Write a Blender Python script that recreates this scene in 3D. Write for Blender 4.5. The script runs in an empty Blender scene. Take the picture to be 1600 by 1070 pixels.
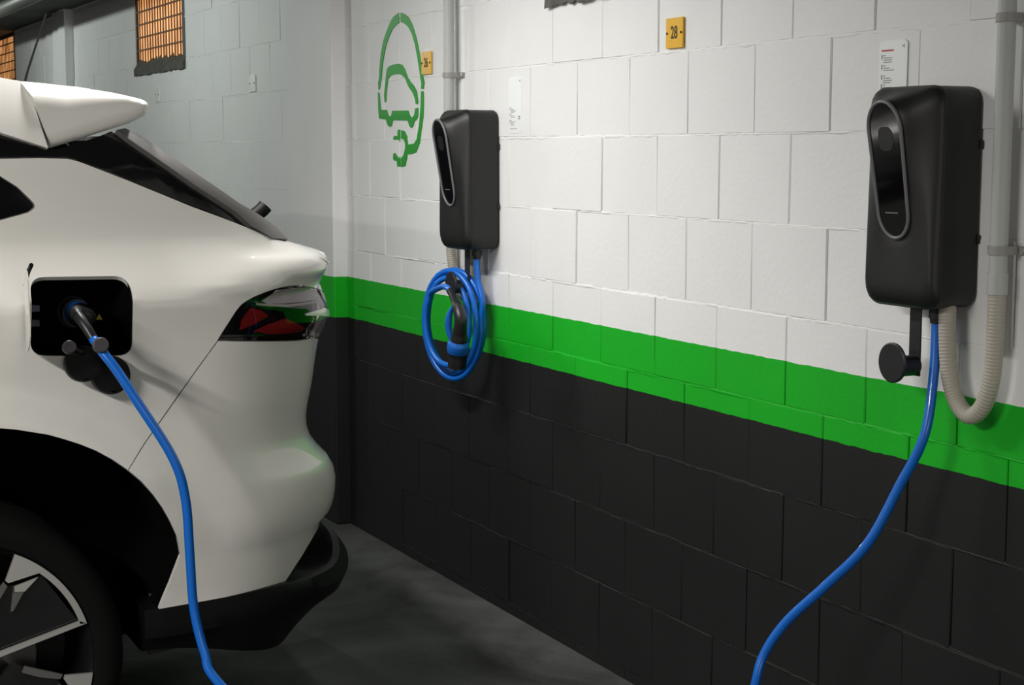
import bpy, bmesh, math, random
import numpy as np
from mathutils import Vector, Matrix
from mathutils.geometry import delaunay_2d_cdt

random.seed(7)
sc = bpy.context.scene
COL = sc.collection
PI = math.pi

# ---------------------------------------------------------------- camera, world, lights
CAM_F = 2500.0                       # focal length in pixels of a 1600 wide frame
CAM_PITCH = 0.1197
CAM_ALPHA = 0.4690                   # heading, measured from the wall direction
CAM_LOC = Vector((0.0, -2.1242, 1.3947))
cam_d = bpy.data.cameras.new('camera')
cam_d.sensor_width = 36.0
cam_d.lens = CAM_F / 1600.0 * 36.0
cam_d.clip_start = 0.05
cam_d.clip_end = 100
cam = bpy.data.objects.new('camera', cam_d)
COL.objects.link(cam)
cam.location = CAM_LOC
fwd = Vector((-math.cos(CAM_ALPHA) * math.cos(CAM_PITCH), math.sin(CAM_ALPHA) * math.cos(CAM_PITCH), -math.sin(CAM_PITCH)))
cam.rotation_euler = fwd.to_track_quat('-Z', 'Y').to_euler()
sc.camera = cam

sc.view_settings.view_transform = 'Standard'
sc.view_settings.look = 'None'
sc.view_settings.gamma = 1.0
sc.view_settings.use_curve_mapping = False
sc.view_settings.exposure = 0.0

w = bpy.data.worlds.new('garage_air')
sc.world = w
w.use_nodes = True
w.node_tree.nodes['Background'].inputs['Color'].default_value = (1.0, 0.96, 0.88, 1)
w.node_tree.nodes['Background'].inputs['Strength'].default_value = 0.20


def area_light(name, loc, sx, sy, power, color, rot=(0, 0, 0)):
    d = bpy.data.lights.new(name, 'AREA')
    d.shape = 'RECTANGLE'
    d.size, d.size_y = sx, sy
    d.energy = power
    d.color = color
    o = bpy.data.objects.new(name, d)
    COL.objects.link(o)
    o.location = loc
    o.rotation_euler = rot
    return o


# one row of ceiling tubes in front of the wall, and an added fill light out of view
area_light('ceiling_tube_lamp', (-3.95, -1.32, 2.17), 1.1, 0.10, 38, (1.0, 0.98, 0.95))
area_light('ceiling_tube_lamp', (-3.95, -0.68, 2.17), 1.1, 0.08, 4, (1.0, 0.98, 0.95))
# bare bulbs further along the wall
for bx in (-7.3, -10.4):
    d = bpy.data.lights.new('ceiling_bulb', 'POINT')
    d.energy = 34
    d.shadow_soft_size = 0.03
    d.color = (0.92, 1.0, 0.95)
    o = bpy.data.objects.new('ceiling_bulb', d)
    COL.objects.link(o)
    o.location = (bx, -1.4, 2.188)
# two added fill lights out of view, brightening the right wall and car side
area_light('aisle_fill', (-1.7, -3.5, 2.17), 1.2, 0.10, 125, (1.0, 0.97, 0.92))
area_light('back_fill', (4.3, -2.0, 1.0), 1.7, 2.6, 42, (1.0, 0.96, 0.88), (0, math.radians(90), 0))

# ---------------------------------------------------------------- helpers


def lin(r, g, b):
    def f(c):
        c /= 255.0
        return c / 12.92 if c <= 0.04045 else ((c + 0.055) / 1.055) ** 2.4
    return (f(r), f(g), f(b), 1.0)


def mat(name, col, rough=0.5, metal=0.0, coat=0.0, coat_rough=0.05, noise=0.0, nscale=8.0, bump=0.0, bscale=60.0, emit=None, estr=0.0, spec=0.5):
    m = bpy.data.materials.new(name)
    m.use_nodes = True
    nt = m.node_tree
    p = nt.nodes['Principled BSDF']
    p.inputs['Roughness'].default_value = rough
    p.inputs['Metallic'].default_value = metal
    p.inputs['Coat Weight'].default_value = coat
    p.inputs['Coat Roughness'].default_value = coat_rough
    p.inputs['Specular IOR Level'].default_value = spec
    if len(col) == 3:
        col = (*col, 1.0)
    if noise > 0:
        tc = nt.nodes.new('ShaderNodeNewGeometry')
        n = nt.nodes.new('ShaderNodeTexNoise')
        n.inputs['Scale'].default_value = nscale
        n.inputs['Detail'].default_value = 5
        nt.links.new(tc.outputs['Position'], n.inputs['Vector'])
        mx = nt.nodes.new('ShaderNodeMix')
        mx.data_type = 'RGBA'
        mx.inputs[6].default_value = tuple(c * (1 - noise) for c in col[:3]) + (1,)
        mx.inputs[7].default_value = tuple(min(1, c * (1 + noise)) for c in col[:3]) + (1,)
        nt.links.new(n.outputs['Fac'], mx.inputs[0])
        nt.links.new(mx.outputs[2], p.inputs['Base Color'])
    else:
        p.inputs['Base Color'].default_value = col
    if bump > 0:
        tc = nt.nodes.new('ShaderNodeNewGeometry')
        n = nt.nodes.new('ShaderNodeTexNoise')
        n.inputs['Scale'].default_value = bscale
        n.inputs['Detail'].default_value = 4
        nt.links.new(tc.outputs['Position'], n.inputs['Vector'])
        b = nt.nodes.new('ShaderNodeBump')
        b.inputs['Strength'].default_value = bump
        b.inputs['Distance'].default_value = 0.002
        nt.links.new(n.outputs['Fac'], b.inputs['Height'])
        nt.links.new(b.outputs['Normal'], p.inputs['Normal'])
    if emit:
        p.inputs['Emission Color'].default_value = (*emit[:3], 1)
        p.inputs['Emission Strength'].default_value = estr
    return m


def paint_mat():
    """Masonry paint: dark grey plinth, green stripe, white above, by real height on the wall."""
    m = bpy.data.materials.new('wall_paint')
    m.use_nodes = True
    nt = m.node_tree
    L = nt.links
    p = nt.nodes['Principled BSDF']
    g = nt.nodes.new('ShaderNodeNewGeometry')
    sx = nt.nodes.new('ShaderNodeSeparateXYZ')
    L.new(g.outputs['Position'], sx.inputs[0])
    nz = nt.nodes.new('ShaderNodeTexNoise')
    nz.inputs['Scale'].default_value = 25
    L.new(g.outputs['Position'], nz.inputs['Vector'])
    ma = nt.nodes.new('ShaderNodeMath')
    ma.operation = 'MULTIPLY_ADD'
    ma.inputs[1].default_value = 0.006
    L.new(nz.outputs['Fac'], ma.inputs[0])
    L.new(sx.outputs['Z'], ma.inputs[2])

    def step(t):
        s = nt.nodes.new('ShaderNodeMath')
        s.operation = 'GREATER_THAN'
        s.inputs[1].default_value = t + 0.003
        L.new(ma.outputs[0], s.inputs[0])
        return s
    big = nt.nodes.new('ShaderNodeTexNoise')
    big.inputs['Scale'].default_value = 3.0
    big.inputs['Detail'].default_value = 6
    L.new(g.outputs['Position'], big.inputs['Vector'])
    wh = nt.nodes.new('ShaderNodeMix')
    wh.data_type = 'RGBA'
    wh.inputs[6].default_value = (0.76, 0.765, 0.76, 1)
    wh.inputs[7].default_value = (0.86, 0.86, 0.855, 1)
    L.new(big.outputs['Fac'], wh.inputs[0])
    bk = nt.nodes.new('ShaderNodeMix')
    bk.data_type = 'RGBA'
    bk.inputs[6].default_value = (0.006, 0.006, 0.0063, 1)
    bk.inputs[7].default_value = (0.012, 0.012, 0.0125, 1)
    L.new(big.outputs['Fac'], bk.inputs[0])
    gr = nt.nodes.new('ShaderNodeMix')
    gr.data_type = 'RGBA'
    gr.inputs[6].default_value = (0.002, 0.36, 0.008, 1)
    gr.inputs[7].default_value = (0.005, 0.46, 0.014, 1)
    L.new(big.outputs['Fac'], gr.inputs[0])
    m1 = nt.nodes.new('ShaderNodeMix')
    m1.data_type = 'RGBA'
    L.new(step(0.7805).outputs[0], m1.inputs[0])
    L.new(bk.outputs[2], m1.inputs[6])
    L.new(gr.outputs[2], m1.inputs[7])
    m2 = nt.nodes.new('ShaderNodeMix')
    m2.data_type = 'RGBA'
    L.new(step(0.9313).outputs[0], m2.inputs[0])
    L.new(m1.outputs[2], m2.inputs[6])
    L.new(wh.outputs[2], m2.inputs[7])
    L.new(m2.outputs[2], p.inputs['Base Color'])
    p.inputs['Roughness'].default_value = 0.62
    p.inputs['Specular IOR Level'].default_value = 0.35
    fn = nt.nodes.new('ShaderNodeTexNoise')
    fn.inputs['Scale'].default_value = 70
    fn.inputs['Detail'].default_value = 6
    L.new(g.outputs['Position'], fn.inputs['Vector'])
    b = nt.nodes.new('ShaderNodeBump')
    b.inputs['Strength'].default_value = 0.35
    b.inputs['Distance'].default_value = 0.002
    L.new(fn.outputs['Fac'], b.inputs['Height'])
    L.new(b.outputs['Normal'], p.inputs['Normal'])
    return m


def floor_mat():
    m = bpy.data.materials.new('worn_concrete')
    m.use_nodes = True
    nt = m.node_tree
    L = nt.links
    p = nt.nodes['Principled BSDF']
    g = nt.nodes.new('ShaderNodeNewGeometry')
    n1 = nt.nodes.new('ShaderNodeTexNoise')
    n1.inputs['Scale'].default_value = 2.2
    n1.inputs['Detail'].default_value = 9
    n1.inputs['Roughness'].default_value = 0.65
    n1.inputs['Distortion'].default_value = 0.8
    L.new(g.outputs['Position'], n1.inputs['Vector'])
    cr = nt.nodes.new('ShaderNodeValToRGB')
    cr.color_ramp.elements[0].position = 0.32
    cr.color_ramp.elements[0].color = (0.018, 0.019, 0.018, 1)
    cr.color_ramp.elements[1].position = 0.7
    cr.color_ramp.elements[1].color = (0.095, 0.10, 0.095, 1)
    L.new(n1.outputs['Fac'], cr.inputs[0])
    L.new(cr.outputs[0], p.inputs['Base Color'])
    p.inputs['Roughness'].default_value = 0.75
    n2 = nt.nodes.new('ShaderNodeTexNoise')
    n2.inputs['Scale'].default_value = 40
    n2.inputs['Detail'].default_value = 6
    L.new(g.outputs['Position'], n2.inputs['Vector'])
    b = nt.nodes.new('ShaderNodeBump')
    b.inputs['Strength'].default_value = 0.4
    b.inputs['Distance'].default_value = 0.004
    L.new(n2.outputs['Fac'], b.inputs['Height'])
    L.new(b.outputs['Normal'], p.inputs['Normal'])
    return m


def lens_mat():
    m = bpy.data.materials.new('clear_lens')
    m.use_nodes = True
    nt = m.node_tree
    for n in list(nt.nodes):
        nt.nodes.remove(n)
    out = nt.nodes.new('ShaderNodeOutputMaterial')
    tr = nt.nodes.new('ShaderNodeBsdfTransparent')
    tr.inputs[0].default_value = (0.80, 0.76, 0.78, 1)
    gl = nt.nodes.new('ShaderNodeBsdfGlossy')
    gl.inputs['Roughness'].default_value = 0.03
    fr = nt.nodes.new('ShaderNodeFresnel')
    fr.inputs['IOR'].default_value = 1.55
    mx = nt.nodes.new('ShaderNodeMixShader')
    nt.links.new(fr.outputs[0], mx.inputs[0])
    nt.links.new(tr.outputs[0], mx.inputs[1])
    nt.links.new(gl.outputs[0], mx.inputs[2])
    nt.links.new(mx.outputs[0], out.inputs[0])
    return m


def glow_mat():
    """Dirty amber window panes lit by a sodium lamp outside."""
    m = bpy.data.materials.new('amber_lit_pane')
    m.use_nodes = True
    nt = m.node_tree
    L = nt.links
    p = nt.nodes['Principled BSDF']
    p.inputs['Base Color'].default_value = (0.25, 0.13, 0.05, 1)
    p.inputs['Roughness'].default_value = 0.5
    g = nt.nodes.new('ShaderNodeNewGeometry')
    mp = nt.nodes.new('ShaderNodeMapping')
    mp.inputs['Scale'].default_value = (9, 1, 3)
    L.new(g.outputs['Position'], mp.inputs[0])
    n = nt.nodes.new('ShaderNodeTexNoise')
    n.inputs['Scale'].default_value = 1.6
    n.inputs['Detail'].default_value = 5
    L.new(mp.outputs[0], n.inputs['Vector'])
    cr = nt.nodes.new('ShaderNodeValToRGB')
    cr.color_ramp.elements[0].position = 0.3
    cr.color_ramp.elements[0].color = (0.22, 0.085, 0.022, 1)
    cr.color_ramp.elements[1].position = 0.72
    cr.color_ramp.elements[1].color = (0.85, 0.42, 0.16, 1)
    L.new(n.outputs['Fac'], cr.inputs[0])
    L.new(cr.outputs[0], p.inputs['Emission Color'])
    p.inputs['Emission Strength'].default_value = 1.6
    return m


M = {}
M['paint'] = paint_mat()
M['floor'] = floor_mat()
M['ceiling'] = mat('dark_ceiling', lin(70, 72, 66), 0.9, noise=0.3, nscale=3)
M['concrete'] = mat('painted_concrete', (0.66, 0.68, 0.66), 0.7, noise=0.06, nscale=5, bump=0.4, bscale=50)
M['carwhite'] = mat('pearl_white_paint', (0.78, 0.76, 0.72), 0.32, coat=1.0, coat_rough=0.04)
M['gloss'] = mat('piano_black', (0.005, 0.005, 0.006), 0.06, coat=1.0)
M['blackglass'] = mat('tinted_glass', (0.003, 0.003, 0.004), 0.06)
M['trim'] = mat('black_trim_plastic', (0.0035, 0.0035, 0.004), 0.5, bump=0.2, bscale=300, spec=0.2)
M['satin'] = mat('satin_grey_trim', (0.10, 0.095, 0.09), 0.42)
M['rubber'] = mat('tyre_rubber', (0.0035, 0.0035, 0.0035), 0.8, spec=0.15)
M['dark'] = mat('wheel_well_black', (0.002, 0.002, 0.002), 0.95, spec=0.05)
M['silver'] = mat('machined_alloy', (0.55, 0.54, 0.52), 0.4, metal=0.7)
M['red'] = mat('red_reflector', (0.55, 0.018, 0.02), 0.3, bump=0.5, bscale=160)
M['chrome'] = mat('lamp_chrome', (0.85, 0.81, 0.84), 0.3, metal=0.3)
M['lens'] = lens_mat()
M['charger'] = mat('charger_black_plastic', (0.008, 0.008, 0.008), 0.46, bump=0.10, bscale=800, spec=0.5)
M['bezel'] = mat('grey_bezel', (0.16, 0.16, 0.165), 0.38)
M['screen'] = mat('black_screen', (0.003, 0.003, 0.004), 0.07)
M['screenmark'] = mat('screen_reader_mark', (0.011, 0.011, 0.013), 0.3)
M['bracket'] = mat('black_bracket', (0.012, 0.012, 0.014), 0.45)
M['blue'] = mat('blue_cable_sheath', lin(10, 104, 205), 0.34, coat=0.25)
M['bluehard'] = mat('blue_plastic', lin(20, 98, 190), 0.4)
M['plug'] = mat('plug_black', (0.013, 0.013, 0.015), 0.38)
M['hose'] = mat('beige_flex_hose', lin(176, 170, 158), 0.55)
M['pipe'] = mat('grey_pvc_pipe', lin(180, 182, 180), 0.5)
M['clip'] = mat('grey_pipe_clip', lin(150, 150, 146), 0.5)
M['yellow'] = mat('yellow_plate', lin(226, 172, 5), 0.4, noise=0.06, nscale=40)
M['ink'] = mat('black_ink', (0.02, 0.017, 0.012), 0.6)
M['cream'] = mat('glare_white_plate', (0.95, 0.95, 0.92), 0.25)  # near-white: lamp glare on the yellow far plates put into the colour
M['brass'] = mat('brass_edge', (0.5, 0.33, 0.1), 0.35, metal=0.8)
M['paper'] = mat('white_sticker', (0.86, 0.88, 0.88), 0.4)
M['paperglare'] = mat('white_sticker_gloss', (0.95, 0.96, 0.96), 0.25)
M['greyink'] = mat('grey_print', (0.16, 0.16, 0.17), 0.6)
M['redink'] = mat('red_print', (0.5, 0.05, 0.05), 0.6)
M['logo'] = mat('green_stencil_paint', lin(0, 150, 18), 0.55)
M['steel'] = mat('dark_window_steel', (0.02, 0.018, 0.015), 0.6)
M['rust'] = mat('rusty_grille', (0.15, 0.065, 0.022), 0.7)
M['sill'] = mat('dirty_sill', (0.10, 0.10, 0.085), 0.9, noise=0.7, nscale=18, bump=0.8, bscale=40)
M['glow'] = glow_mat()
M['darkpane'] = mat('unlit_pane', (0.05, 0.05, 0.04), 0.4)
M['ductgrey'] = mat('ceiling_pipe_grey', lin(125, 125, 120), 0.45)
M['hinge'] = mat('violet_grey_hinge', lin(110, 108, 125), 0.5)
M['boss'] = mat('grey_rubber_boss', (0.06, 0.055, 0.065), 0.45)
M['label'] = mat('yellow_warning_label', lin(190, 180, 40), 0.6)


def link(o, parent=None):
    COL.objects.link(o)
    if parent is not None:
        o.parent = parent
    return o


def tag(o, label=None, cat=None, group=None, kind=None):
    if label:
        o['label'] = label
    if cat:
        o['category'] = cat
    if group:
        o['group'] = group
    if kind:
        o['kind'] = kind
    return o


def thing(name, label, cat, loc=(0, 0, 0), group=None):
    o = bpy.data.objects.new(name, None)
    o.empty_display_size = 0.1
    o.location = loc
    COL.objects.link(o)
    return tag(o, label, cat, group)


def mesh_obj(name, verts, faces, m, parent=None, smooth=False, off=(0, 0, 0)):
    me = bpy.data.meshes.new(name)
    me.from_pydata([(v[0] - off[0], v[1] - off[1], v[2] - off[2]) for v in verts], [], faces)
    me.materials.append(m)
    if smooth:
        me.polygons.foreach_set('use_smooth', [True] * len(me.polygons))
    me.update()
    return link(bpy.data.objects.new(name, me), parent)


def bm_obj(name, bm, m, parent=None, smooth=False, sharp=None):
    bmesh.ops.recalc_face_normals(bm, faces=bm.faces)
    me = bpy.data.meshes.new(name)
    bm.to_mesh(me)
    bm.free()
    me.materials.append(m)
    if smooth:
        me.polygons.foreach_set('use_smooth', [True] * len(me.polygons))
        if sharp is not None:
            me.set_sharp_from_angle(angle=sharp)
    return link(bpy.data.objects.new(name, me), parent)


def add_box(bm, x0, x1, y0, y1, z0, z1, bevel=0.0, segs=1):
    vs = [bm.verts.new((x, y, z)) for x in (x0, x1) for y in (y0, y1) for z in (z0, z1)]
    idx = [(0, 1, 3, 2), (4, 6, 7, 5), (0, 4, 5, 1), (2, 3, 7, 6), (0, 2, 6, 4), (1, 5, 7, 3)]
    fs = [bm.faces.new([vs[i] for i in f]) for f in idx]
    if bevel > 0:
        es = list({e for f in fs for e in f.edges})
        bmesh.ops.bevel(bm, geom=es, offset=bevel, segments=segs, affect='EDGES', profile=0.5)


def box_obj(name, x0, x1, y0, y1, z0, z1, m, parent=None, bevel=0.0, segs=1, smooth=False):
    bm = bmesh.new()
    add_box(bm, x0, x1, y0, y1, z0, z1, bevel, segs)
    return bm_obj(name, bm, m, parent, smooth, math.radians(40) if smooth else None)


def catmull(pts, n):
    pts = [Vector(p) for p in pts]
    P = [pts[0] * 2 - pts[1]] + pts + [pts[-1] * 2 - pts[-2]]
    dense = []
    for i in range(1, len(P) - 2):
        for k in range(24):
            t = k / 24
            a, b, c, d = P[i - 1], P[i], P[i + 1], P[i + 2]
            dense.append(0.5 * ((2 * b) + (c - a) * t + (2 * a - 5 * b + 4 * c - d) * t * t + (3 * b - a - 3 * c + d) * t ** 3))
    dense.append(pts[-1])
    L = [0.0]
    for i in range(1, len(dense)):
        L.append(L[-1] + (dense[i] - dense[i - 1]).length)
    out = []
    j = 0
    for k in range(n):
        s = L[-1] * k / (n - 1)
        while j < len(L) - 2 and L[j + 1] < s:
            j += 1
        seg = L[j + 1] - L[j]
        t = 0 if seg < 1e-9 else (s - L[j]) / seg
        out.append(dense[j].lerp(dense[j + 1], min(1, max(0, t))))
    return out


def sweep(bm, path, rad, segs=14, cap=True, flat=1.0):
    """rad: number or function(fraction 0..1, length so far) -> radius."""
    n = len(path)
    T = []
    for i in range(n):
        a = path[max(0, i - 1)]
        b = path[min(n - 1, i + 1)]
        T.append((b - a).normalized())
    ref = Vector((0, 0, 1)) if abs(T[0].z) < 0.9 else Vector((1, 0, 0))
    N = (ref - T[0] * ref.dot(T[0])).normalized()
    rings = []
    s = 0
    for i in range(n):
        if i:
            s += (path[i] - path[i - 1]).length
            N = (N - T[i] * N.dot(T[i])).normalized()
        B = T[i].cross(N)
        r = rad(i / (n - 1), s) if callable(rad) else rad
        rings.append([bm.verts.new(path[i] + (N * math.cos(a) + B * math.sin(a) * flat) * r) for a in [2 * PI * k / segs for k in range(segs)]])
    for i in range(n - 1):
        for k in range(segs):
            bm.faces.new((rings[i][k], rings[i][(k + 1) % segs], rings[i + 1][(k + 1) % segs], rings[i + 1][k]))
    if cap:
        bm.faces.new(rings[0][::-1])
        bm.faces.new(rings[-1])


def tube(name, pts, rad, m, parent=None, n=None, segs=14, spline=True, flat=1.0):
    bm = bmesh.new()
    path = catmull(pts, n or max(12, len(pts) * 8)) if spline else [Vector(p) for p in pts]
    sweep(bm, path, rad, segs, flat=flat)
    return bm_obj(name, bm, m, parent, True, math.radians(50))


def cyl(name, a, b, r, m, parent=None, segs=24, r2=None):
    a, b = Vector(a), Vector(b)
    bm = bmesh.new()
    r2 = r if r2 is None else r2
    bev = min(0.002, r * 0.2, (b - a).length * 0.2)
    d = (b - a).normalized()
    path = [a, a + d * bev, b - d * bev, b]
    rr = [r - bev, r, r2, r2 - bev]
    it = iter(rr)
    sweep(bm, path, lambda f, s: next(it), segs)
    return bm_obj(name, bm, m, parent, True, math.radians(35))


def pts_rays(x, y):
    """Direction in the world seen at a place of the 1600x1070 photograph."""
    u = x - 800.0
    v = 535.0 - y
    z = CAM_F * math.cos(CAM_PITCH) + v * math.sin(CAM_PITCH)
    zz = v * math.cos(CAM_PITCH) - CAM_F * math.sin(CAM_PITCH)
    return Vector((-math.cos(CAM_ALPHA) * z + math.sin(CAM_ALPHA) * u, math.sin(CAM_ALPHA) * z + math.cos(CAM_ALPHA) * u, zz))


def on_y(x, y, Y=0.0):
    d = pts_rays(x, y)
    return CAM_LOC + d * ((Y - CAM_LOC.y) / d.y)


def on_x(x, y, X):
    d = pts_rays(x, y)
    return CAM_LOC + d * ((X - CAM_LOC.x) / d.x)


# ---------------------------------------------------------------- the room
H_CEIL = 2.26
fl = box_obj('floor', -15, 4.5, -9, 0.25, -0.15, 0.0, M['floor'])
tag(fl, 'worn grey concrete garage floor', None, None, 'structure')
ce = box_obj('ceiling', -15, 4.5, -9, 0.25, H_CEIL, H_CEIL + 0.15, M['ceiling'])
tag(ce, 'low dark garage ceiling', None, None, 'structure')
wl = box_obj('wall_left', -15.2, -15, -9, 0.25, 0, H_CEIL, M['concrete'])
tag(wl, 'plain end wall of the garage', None, None, 'structure')

WINDOWS = [(-13.30, -12.23), (-8.634, -7.663), (-3.965, -2.995)]
WZ = 1.80
PIL = [(-10.566, -10.20), (-6.03, -5.535)]
WT = 0.22                      # wall thickness


def wall_mortar():
    bm = bmesh.new()
    add_box(bm, -15, 4.5, 0.005, WT, 0.0, WZ)
    x = -15.0
    for a, b in WINDOWS + [(4.5, None)]:
        add_box(bm, x, a, 0.005, WT, WZ, H_CEIL)
        if b is not None:
            x = b
    return bm


wall = bm_obj('wall_right', wall_mortar(), M['paint'])
tag(wall, 'long blockwork wall painted white above a green stripe and a dark grey plinth', None, None, 'structure')

BW, BH, GAP = 0.272, 0.20, 0.0022


def brick_mesh(wd, ht, var):
    rnd = random.Random(var * 31 + int(wd * 1000))
    bm = bmesh.new()
    hw, hh = wd / 2, ht / 2
    b = 0.0020
    j = lambda s: rnd.uniform(-s, s)
    back = [(-hw, 0.03, -hh), (hw, 0.03, -hh), (hw, 0.03, hh), (-hw, 0.03, hh)]
    rim = [(-hw + j(.0015), b, -hh + j(.001)), (hw + j(.0015), b, -hh + j(.001)), (hw + j(.0015), b, hh + j(.001)), (-hw + j(.0015), b, hh + j(.001))]
    fr = [(-hw + b, j(.0006), -hh + b), (hw - b, j(.0006), -hh + b), (hw - b, j(.0006), hh - b), (-hw + b, j(.0006), hh - b)]
    V = [bm.verts.new(p) for p in back + rim + fr]
    for k in range(4):
        q = (k + 1) % 4
        bm.faces.new((V[k], V[q], V[4 + q], V[4 + k]))
        bm.faces.new((V[4 + k], V[4 + q], V[8 + q], V[8 + k]))
    bm.faces.new((V[8], V[9], V[10], V[11]))
    bmesh.ops.recalc_face_normals(bm, faces=bm.faces)
    if sum(f.normal.y * f.calc_area() for f in bm.faces) > 0:
        bmesh.ops.reverse_faces(bm, faces=bm.faces)
    me = bpy.data.meshes.new('brick')
    bm.to_mesh(me)
    bm.free()
    me.materials.append(M['paint'])
    return me


brick_cache = {}


def get_brick(wd, ht):
    var = random.randrange(4) if abs(wd - (BW - GAP)) < 1e-4 else 0
    key = (round(wd, 3), round(ht, 3), var)
    if key not in brick_cache:
        brick_cache[key] = brick_mesh(wd, ht, var)
    return brick_cache[key]


def subtract(iv, cuts):
    out = [iv]
    for a, b in cuts:
        nx = []
        for p, q in out:
            if b <= p or a >= q:
                nx.append((p, q))
            else:
                if a - p > 0.02:
                    nx.append((p, a))
                if q - b > 0.02:
                    nx.append((b, q))
        out = nx
    return out


rest_v, rest_f = [], []
n_brick = 0
for k in range(-1, 12):
    z0, z1 = 0.0313 + BH * k, 0.0313 + BH * (k + 1)
    z0, z1 = max(z0, 0.0), min(z1, H_CEIL)
    if z1 - z0 < 0.012:
        continue
    ph = -3.8047 if k % 2 else -3.8047 + BW / 2
    i0 = math.floor((-15 - ph) / BW)
    i1 = math.ceil((4.5 - ph) / BW)
    for i in range(i0, i1):
        a, b = max(-15, ph + BW * i), min(4.5, ph + BW * (i + 1))
        if b - a < 0.03:
            continue
        cuts = list(PIL)
        if z1 > WZ + 0.05:
            cuts += WINDOWS
        for p, q in subtract((a, b), cuts):
            cx, cz = (p + q) / 2, (z0 + z1) / 2
            wd, ht = q - p - GAP, z1 - z0 - GAP * 0.7
            near = -5.535 <= cx <= -1.75 and -0.1 < cz < 1.95 and not (cz < 0.6 and cx < -5.0)
            far = -12.9 < cx < -6.09 and cz > (1.2 if cx > -8.1 else 1.62)
            if (near or far) and n_brick < 300 and wd > 0.03 and z1 - z0 > 0.05:
                o = bpy.data.objects.new('brick', get_brick(wd, ht))
                o.location = (cx, random.uniform(-0.0016, 0.0012), cz)
                o.rotation_euler = (random.uniform(-.004, .004), random.uniform(-.002, .002), random.uniform(-.004, .004))
                link(o, wall)
                n_brick += 1
            else:
                s = len(rest_v)
                rest_v += [(p + GAP / 2, 0.03, z0 + GAP / 2), (q - GAP / 2, 0.03, z0 + GAP / 2), (q - GAP / 2, 0.03, z1 - GAP / 2), (p + GAP / 2, 0.03, z1 - GAP / 2),
                           (p + GAP / 2, 0, z0 + GAP / 2), (q - GAP / 2, 0, z0 + GAP / 2), (q - GAP / 2, 0, z1 - GAP / 2), (p + GAP / 2, 0, z1 - GAP / 2)]
                rest_f += [(s + 4, s + 5, s + 6, s + 7), (s, s + 1, s + 5, s + 4), (s + 1, s + 2, s + 6, s + 5), (s + 2, s + 3, s + 7, s + 6), (s + 3, s, s + 4, s + 7)]
print('bricks', n_brick)
o = mesh_obj('brickwork', rest_v, rest_f, M['paint'], wall)
o['kind'] = 'stuff'

# smeared mortar beds along the horizontal joints: uneven, partly proud of the blocks
for k in range(0, 12):
    z = 0.0313 + BH * k
    if z > H_CEIL - 0.03:
        continue
    rnd = random.Random(100 + k)
    V, F = [], []
    cuts = PIL + (WINDOWS if z > WZ else [])
    for (p, q) in subtract((-14.9, 2.0), cuts):
        n = int((q - p) / 0.022)
        s0 = len(V)
        ph1, ph2 = rnd.uniform(0, 9), rnd.uniform(0, 9)
        for i in range(n + 1):
            x = p + (q - p) * i / n
            up = 0.0025 + 0.004 * abs(math.sin(x * 2.3 + ph1)) * rnd.random() + 0.0018 * rnd.random()
            dn = 0.0035 + 0.010 * max(0, math.sin(x * 1.7 + ph2)) * rnd.random() + 0.003 * rnd.random()
            pr = -0.0004 + 0.0022 * rnd.random() * (1 if rnd.random() < 0.6 else -0.8)
            V += [(x, 0.0035, z + up), (x, -pr, z + up * 0.15), (x, -pr * 0.7, z - dn * 0.5), (x, 0.0035, z - dn)]
        for i in range(n):
            a = s0 + 4 * i
            for r in range(3):
                F.append((a + r, a + r + 1, a + 5 + r, a + 4 + r))
    mesh_obj('mortar_bed', V, F, M['paint'], wall, smooth=True)

for i, (a, b) in enumerate(PIL):
    t = box_obj('trim_%d' % (i + 1), a, b, -0.055, 0.05, 0.0, H_CEIL, M['paint'], bevel=0.006, segs=2)
    tag(t, ['flat concrete pilaster far along the white wall, left of the lit window', 'flat concrete pilaster beside the painted car symbol'][i], None, None, 'structure')

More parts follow.
